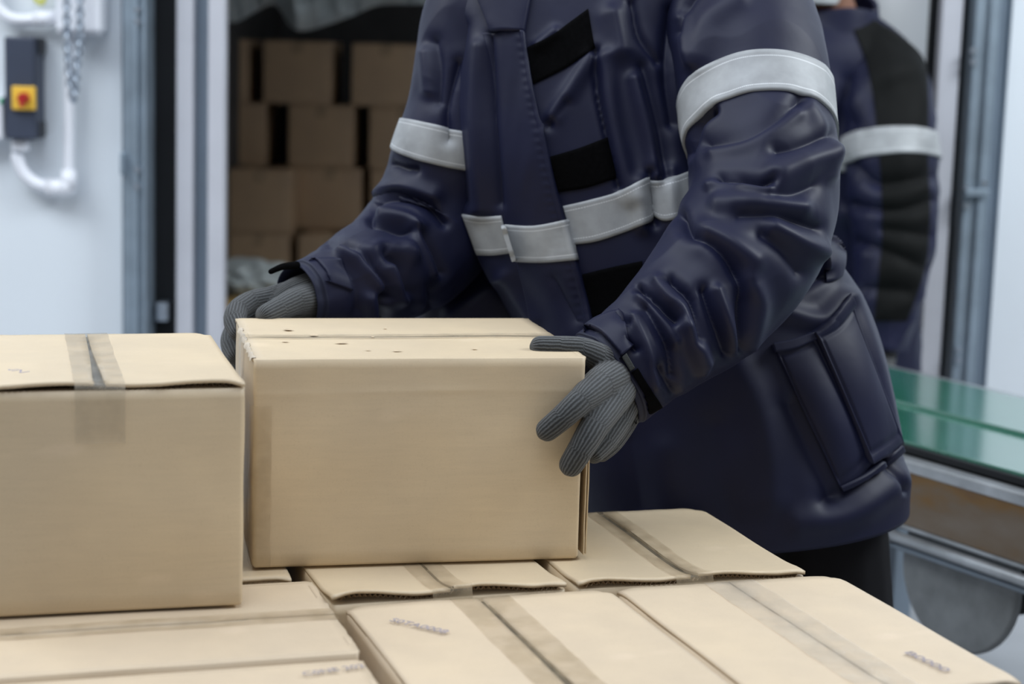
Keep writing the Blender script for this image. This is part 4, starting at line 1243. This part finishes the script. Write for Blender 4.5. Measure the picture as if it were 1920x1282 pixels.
# pocket: two panels with raised edges and piping
def edge_raise(u_, v_):
    e = min(u_, 1 - u_, v_, 1 - v_)
    return 0.007 + 0.010 * math.sin(PI * u_) * math.sin(PI * v_) - 0.003 * math.exp(-((e - 0.07) / 0.02) ** 2)
patch('pocket', [(1449, 648), (1485, 640), (1520, 624)], [(1576, 918), (1602, 898), (1630, 866)], TT, M['navy'], jacket, 0.006, 40, 60, offf=edge_raise, smooth_pos=4)
patch('pocket', [(1521, 622), (1556, 595), (1588, 556)], [(1624, 868), (1656, 850), (1688, 828)], TT, M['navy'], jacket, 0.010, 40, 60, offf=lambda u_, v_: edge_raise(u_, v_) + 0.010 * (1 - u_), smooth_pos=4)
for (a, b) in (([(1447, 646), (1485, 638), (1520, 622)], [(1452, 662), (1490, 655), (1526, 638)]), ([(1520, 622), (1556, 594), (1588, 555)], [(1527, 637), (1562, 609), (1594, 571)]), ([(1572, 908), (1625, 880), (1682, 830)], [(1578, 922), (1630, 892), (1684, 842)])):
    patch('pocket_welt', a, b, TT, M['navy'], jacket, 0.0125, 40, 6, skirt=0.0)
patch('belt_loop', [(1538, 448), (1552, 443), (1566, 446)], [(1548, 530), (1562, 528), (1577, 520)], TT, M['navy'], jacket, 0.010, 14, 24, offf=lambda u_, v_: 0.004 + 0.012 * math.sin(PI * v_), smooth_pos=3)

# cuffs: inner ribbed ring, closing tab, hook tape
def cuff_ring(name, G, rows_, mat, parent):
    """extra rings past the sleeve end: (advance m, radius factor)"""
    c = G[-1].mean(0); c0 = G[-8].mean(0); ax_ = c - c0; ax_ /= np.linalg.norm(ax_)
    e = G[-1] - c
    Rg = []
    for adv, k in rows_: Rg.append(c + ax_ * adv + e * k)
    return grid_obj(name, np.array(Rg), mat, parent)
cuff_ring('cuff', RA, [(-0.012, 0.99), (0.002, 1.0), (0.003, 0.99), (0.003, 0.965), (0.005, 0.955), (0.009, 0.96), (0.011, 0.945), (0.0105, 0.92), (0.0, 0.88), (-0.05, 0.80)], M['navy_dark'], jacket)
cuff_ring('cuff', RB, [(-0.012, 0.99), (0.002, 1.0), (0.004, 0.97), (0.004, 0.92), (0.010, 0.915), (0.016, 0.92), (0.018, 0.90), (0.017, 0.87), (0.0, 0.84), (-0.05, 0.78)], M['navy_dark'], jacket)
TA = bvh_of([RA]); TB = bvh_of([RB])
patch('cuff_tab', [(1084, 630), (1122, 604), (1166, 583)], [(1133, 690), (1156, 676), (1184, 652)], TA, M['navy'], jacket, 0.007, 30, 24, offf=lambda u_, v_: 0.007 + 0.003 * math.sin(PI * u_), smooth_pos=3)
patch('tab_end', [(1143, 683), (1160, 674), (1174, 664)], [(1160, 709), (1174, 700), (1188, 690)], TA, M['tab'], jacket, 0.008, 12, 12)
patch('hook_tape', [(1150, 700), (1168, 708), (1195, 690)], [(1190, 792), (1215, 775), (1240, 760)], TA, M['velcro'], jacket, 0.004, 20, 30)
patch('cuff_tab', [(540, 497), (580, 488), (640, 484)], [(590, 520), (620, 530), (660, 545)], TB, M['navy'], jacket, 0.004, 24, 14, smooth_pos=3)
a0, a1, a2 = atY(556, 497, 2.665), atY(530, 500, 2.65), atY(508, 509, 2.645)
V, Fs = sweep([(a0, 0.006), (a1, 0.005), (a2, 0.004)]); mesh_obj('tab_end', V, Fs, M['velcro'], jacket)

# gloves ------------------------------------------------------------
def px_chain(lst):
    return [(atY(x, y, Y), r * Y / FPX) for (x, y, Y, r) in lst]
def glove(name, chains):
    ch_ = [px_chain(c) for c in chains]
    return fuse(name, [sweep(c, 18, 8) for c in ch_], M['knit'], W1, 0.0022, 3, ch_)
glove('glove', [
    [(1200, 690, 2.46, 46), (1160, 708, 2.43, 46), (1138, 722, 2.395, 44), (1122, 738, 2.362, 38)],                      # wrist and heel
    [(1150, 690, 2.42, 34), (1120, 668, 2.39, 27), (1088, 654, 2.37, 23), (1050, 651, 2.362, 22), (1013, 650, 2.358, 21)],      # thumb along the lid
    [(1150, 708, 2.395, 38), (1122, 724, 2.335, 34), (1090, 750, 2.283, 27), (1056, 781, 2.266, 24.5), (1026, 806, 2.266, 22.5)],   # forefinger
    [(1160, 730, 2.395, 36), (1142, 758, 2.345, 33), (1116, 796, 2.288, 29), (1090, 840, 2.268, 26), (1071, 871, 2.270, 24)],    # middle finger
    [(1172, 748, 2.42, 34), (1156, 790, 2.385, 28), (1134, 826, 2.35, 24), (1114, 850, 2.332, 20)],                         # ring finger
    [(1182, 756, 2.44, 32), (1168, 796, 2.42, 24), (1148, 830, 2.40, 20), (1128, 850, 2.39, 17)]])                         # little finger
glove('glove', [
    [(605, 550, 2.71, 48), (565, 562, 2.69, 46), (540, 568, 2.675, 40), (512, 574, 2.665, 28)],
    [(580, 560, 2.67, 30), (552, 566, 2.635, 26), (522, 580, 2.60, 23), (499, 591, 2.578, 21)],                              # thumb on the lid
    [(548, 552, 2.69, 28), (508, 558, 2.67, 22), (470, 566, 2.645, 21), (446, 582, 2.615, 21.5), (441, 602, 2.59, 22.5), (448, 622, 2.57, 20)],
    [(545, 568, 2.70, 28), (490, 584, 2.70, 20), (452, 604, 2.685, 19), (436, 630, 2.65, 21), (435, 650, 2.625, 21), (442, 668, 2.60, 18)],
    [(545, 575, 2.72, 28), (492, 605, 2.735, 20), (452, 640, 2.72, 18), (439, 672, 2.69, 19), (440, 690, 2.665, 18.5), (449, 706, 2.645, 16)],
    [(545, 580, 2.735, 28), (497, 620, 2.765, 19), (462, 664, 2.755, 16), (450, 700, 2.73, 16), (452, 720, 2.71, 14)]])

# body under the clothes, head above the frame -----------------------
hc = atY(1075, -330, 2.86)
nk = atY(1085, -120, 2.96)
pel = np.array([0.42, 2.86, 0.82]); chest = atY(1110, 150, 2.92)
bp = head_pieces(hc, D2R(12))
bp.append(sweep([(nk + np.array([0, 0.02, -0.08]), 0.062), (nk, 0.056), (hc + np.array([0, 0.03, -0.05]), 0.055)]))
bp.append(sweep([(pel, 0.13), ((pel + chest) / 2, 0.11), (chest, 0.12), (nk + np.array([0, 0.02, -0.08]), 0.07)]))
bp.append(sweep([(chest + np.array([0, 0, 0.05]), 0.07), (atY(1370, 20, 2.86), 0.055), (atY(1431, 310, 2.68), 0.05), (atY(1400, 460, 2.58), 0.045), (atY(1208, 668, 2.45), 0.03)]))
bp.append(sweep([(chest + np.array([0, 0, 0.05]), 0.07), (atY(900, 20, 2.94), 0.05), (atY(830, 340, 2.88), 0.045), (atY(790, 425, 2.90), 0.042), (atY(603, 548, 2.71), 0.03)]))
for s in (-1, 1):
    bp.append(sweep([(pel + np.array([0.09 * s, 0, 0]), 0.09), (pel + np.array([0.10 * s, 0.02, -0.38]), 0.06), (np.array([pel[0] + 0.105 * s, 2.89, 0.09]), 0.042)]))
fuse('body', bp, M['skin'], W1, 0.009, 3)
def trousers(parent, pel, sp, yk, r0, r1, lean=0.0):
    pieces = [sweep([(pel + np.array([-0.05, 0, 0.06]), 0.115), (pel + np.array([0.05, 0, 0.06]), 0.115)])]
    for s in (-1, 1):
        pieces.append(sweep([(pel + np.array([sp * 0.5 * s, 0, 0.0]), r0), (pel + np.array([sp * s, yk, -0.36]), r0 * 0.86), (np.array([pel[0] + sp * 1.05 * s, pel[1] + lean, 0.28]), r1), (np.array([pel[0] + sp * 1.08 * s, pel[1] + lean, 0.10]), r1)]))
    return fuse('trousers', pieces, M['trouser'], parent, 0.010, 4)
def boots(parent, x, y):
    for s in (-1, 1):
        c = np.array([x * 1.0 + s, y, 0])
def boot(parent, x, y):
    pieces = [sweep([((x, y + 0.03, 0.15), 0.055), ((x, y + 0.03, 0.07), 0.052), ((x, y - 0.02, 0.052), 0.05), ((x, y - 0.12, 0.045), 0.043), ((x, y - 0.18, 0.040), 0.036)])]
    pieces.append(sweep([((x, y + 0.04, 0.028), 0.027), ((x, y - 0.08, 0.026), 0.025), ((x, y - 0.19, 0.026), 0.025)]))
    fuse('boot', pieces, M['boot'], parent, 0.008, 3)
pt = np.array([0.435, 2.88, 0.68])
trousers(W1, pt, 0.125, 0.0, 0.110, 0.098)
for s in (-1, 1): boot(W1, pt[0] + 0.134 * s, pt[1])
def cap(parent, c, yaw, name='cap', mat='navy_dark'):
    V = []; nu, nvv = 48, 16
    for j in range(nvv):
        ph = PI / 2 * j / (nvv - 1)
        for i in range(nu):
            th = 2 * PI * i / nu
            V.append((c[0] + 0.086 * math.cos(ph) * math.cos(th), c[1] + 0.012 + 0.104 * math.cos(ph) * math.sin(th), c[2] + 0.035 + 0.100 * math.sin(ph)))
    return mesh_obj(name, V, grid_faces(nu, nvv, True), M[mat], parent)
cap(W1, hc, 0, 'hair', 'hair')

# ================================================================== the second worker behind
Y2 = 4.75
W2 = thing('person', 'person with black shoulder panels on a navy jacket, standing behind, arms down', 'person', (float(atY(1560, 600, Y2)[0]), Y2 + 0.02, 0.0))
T2 = torso_grid([(1490, 30, 1640, 30, Y2 + .02, Y2 + .02, 0.07, 0.08), (1440, 60, 1682, 62, Y2 + .02, Y2 + .02, 0.10, 0.10), (1400, 110, 1718, 118, Y2, Y2 + .02, 0.12, 0.12), (1390, 220, 1725, 230, Y2, Y2 + .02, 0.135, 0.13),
                 (1392, 340, 1722, 350, Y2, Y2 + .02, 0.14, 0.13), (1395, 460, 1722, 470, Y2, Y2 + .02, 0.145, 0.13), (1390, 560, 1722, 570, Y2, Y2 + .02, 0.15, 0.14), (1385, 680, 1722, 690, Y2, Y2 + .02, 0.155, 0.14), (1380, 745, 1724, 745, Y2, Y2 + .02, 0.155, 0.14)], 200, 160)
T2 = add_noise(T2, 0.006, 2.2, 7.0, 9.0)
T2 = apply_folds(T2, [([(1590, 150), (1575, 250)], 14, -0.012), ([(1610, 330), (1620, 420)], 16, -0.016), ([(1590, 400), (1650, 440)], 12, 0.01)])
j2 = grid_obj('jacket', T2, M['navy'], W2, cap_top=True)
S2 = sleeve_grid([(1632, 72, Y2 - 0.02, 40), (1654, 122, Y2 - 0.04, 66), (1664, 185, Y2 - 0.08, 82), (1667, 260, Y2 - 0.12, 86), (1672, 350, Y2 - 0.15, 84), (1676, 430, Y2 - 0.17, 78), (1670, 510, Y2 - 0.19, 70), (1655, 590, Y2 - 0.20, 62), (1648, 655, Y2 - 0.21, 52)], 200, 220)
S2 = add_noise(S2, 0.006, 1.3, 9.0, 3.0)
S2 = apply_folds(S2, [([(1600, 310), (1650, 345), (1745, 330)], 12, -0.018), ([(1600, 385), (1680, 395), (1745, 375)], 10, -0.016), ([(1660, 430), (1740, 440)], 12, -0.016), ([(1610, 455), (1660, 470), (1730, 500)], 12, -0.016), ([(1620, 540), (1700, 545)], 12, -0.014), ([(1600, 200), (1640, 150), (1700, 130)], 18, 0.010), ([(1585, 160), (1600, 230)], 12, -0.01)])
s2 = grid_obj('sleeve', S2, M['navy'], j2, cap_top=True)
S2b = sleeve_grid([(1470, 55, Y2 - 0.0, 55), (1440, 110, Y2 - 0.0, 78), (1425, 200, Y2 - 0.03, 84), (1420, 300, Y2 - 0.06, 84), (1425, 420, Y2 - 0.08, 78), (1430, 520, Y2 - 0.12, 66), (1440, 600, Y2 - 0.14, 54)], 90, 100)
grid_obj('sleeve', S2b, M['navy'], j2, cap_top=True)
TS2 = bvh_of([S2, T2])
# black shoulder and outer-arm panel
patch('shoulder_panel', [(1596, 46), (1602, 60), (1622, 110), (1636, 170), (1650, 300), (1655, 420), (1650, 500), (1640, 600)], [(1640, 40), (1684, 66), (1730, 112), (1738, 180), (1738, 300), (1742, 400), (1733, 500), (1700, 600)], TS2, M['black_panel'], j2, 0.004, 110, 24, smooth_pos=1)
nb0, nb1 = row_at(S2, 0, 236), row_at(S2, 0, 288)
ring_band('reflective_band', S2, nb0, nb1, M['band'], j2, 0.006)
patch('reflective_band', [(1480, 262), (1530, 268), (1585, 274)], [(1480, 312), (1530, 318), (1585, 322)], bvh_of([T2]), M['band'], j2, 0.004, 30, 10)
def collar2():
    c = atY(1572, 48, Y2 + 0.02)
    V = []; nu, nvv = 60, 14
    for k in range(nvv):
        t = k / (nvv - 1)
        for i in range(nu):
            a = 2 * PI * i / nu
            f_ = 0.5 - 0.5 * math.sin(a)
            V.append((c[0] + (0.112 - 0.012 * t) * math.cos(a), c[1] + (0.110 - 0.010 * t) * math.sin(a), c[2] - 0.05 * f_ + 0.085 * t + 0.008 * math.sin(3 * a + 6 * t)))
    return V, grid_faces(nu, nvv, True)
V, Fs = collar2(); V, Fs = inflate(V, Fs, 0.012); mesh_obj('collar', V, Fs, M['navy'], j2)
h2 = atY(1545, -82, Y2 - 0.02)
bp = head_pieces(h2, D2R(-35))
n2 = atY(1572, 55, Y2 + 0.03)
bp.append(sweep([(n2, 0.062), (h2 + np.array([0.01, 0.02, -0.07]), 0.056)]))
pel2 = np.array([W2.location.x, Y2 + 0.03, 0.85])
bp.append(sweep([(pel2, 0.12), (pel2 + np.array([0, 0, 0.3]), 0.10), (n2 + np.array([0, 0, -0.12]), 0.11), (n2, 0.06)]))
bp.append(sweep([(n2 + np.array([0, 0, -0.1]), 0.07), (atY(1668, 100, Y2 - 0.05), 0.05), (atY(1672, 350, Y2 - 0.15), 0.045), (atY(1655, 590, Y2 - 0.20), 0.036), (atY(1648, 665, Y2 - 0.21), 0.03)]))
bp.append(sweep([(n2 + np.array([0, 0, -0.1]), 0.07), (atY(1440, 110, Y2), 0.05), (atY(1422, 300, Y2 - 0.06), 0.045), (atY(1430, 520, Y2 - 0.12), 0.036), (atY(1440, 605, Y2 - 0.14), 0.03)]))
for s in (-1, 1):
    bp.append(sweep([(pel2 + np.array([0.09 * s, 0, 0]), 0.09), (pel2 + np.array([0.10 * s, 0, -0.4]), 0.06), (np.array([pel2[0] + 0.10 * s, Y2 + 0.04, 0.09]), 0.042)]))
fuse('body', bp, M['skin'], W2, 0.009, 3)
cap(W2, h2, 0, 'hair', 'hair')
def mask(c, yaw):
    R = np.array(Matrix.Rotation(yaw, 3, 'Z')); V = []; nu, nvv = 40, 24
    for j in range(nvv):
        t = j / (nvv - 1)
        for i in range(nu):
            a = math.radians(-95 + 190 * i / (nu - 1))
            z = -0.005 - 0.115 * t
            rad = 0.086 + 0.02 * math.cos(a) * math.sin(PI * min(1, t * 1.2)) - 0.030 * max(0, t - 0.55) / 0.45
            p = np.array([rad * 0.84 * math.sin(a), -0.012 - rad * 1.10 * math.cos(a), z + 0.003 * math.sin(t * 18)])
            V.append(c + R @ p)
    return V, grid_faces(nu, nvv)
V, Fs = mask(h2, D2R(-35)); V, Fs = inflate(V, Fs, 0.002); mesh_obj('face_mask', V, Fs, M['mask'], W2)
trousers(W2, pel2 + np.array([0, 0, -0.08]), 0.10, -0.01, 0.105, 0.075)
for s in (-1, 1): boot(W2, pel2[0] + 0.108 * s, Y2 + 0.03)
for (x, y, Y, dx) in ((1648, 668, Y2 - 0.21, 0), (1440, 612, Y2 - 0.14, 0)):
    ch_ = [px_chain(c) for c in (
        [(x + 4, y - 14, Y + 0.02, 32), (x - 4, y + 14, Y - 0.02, 34), (x - 8, y + 40, Y - 0.05, 30)],
        [(x - 22, y + 40, Y - 0.05, 12), (x - 30, y + 66, Y - 0.08, 11), (x - 30, y + 88, Y - 0.07, 10)],
        [(x - 10, y + 44, Y - 0.06, 12), (x - 14, y + 74, Y - 0.09, 11), (x - 14, y + 98, Y - 0.08, 10)],
        [(x + 4, y + 42, Y - 0.06, 12), (x + 3, y + 70, Y - 0.08, 11), (x + 1, y + 92, Y - 0.07, 10)],
        [(x + 16, y + 36, Y - 0.05, 11), (x + 18, y + 60, Y - 0.07, 10), (x + 15, y + 78, Y - 0.06, 9)],
        [(x - 18, y + 10, Y - 0.03, 14), (x - 40, y + 32, Y - 0.06, 12), (x - 48, y + 54, Y - 0.07, 11)])]
    fuse('glove', [sweep(c, 14, 6) for c in ch_], M['knit'], W2, 0.004, 2, ch_)
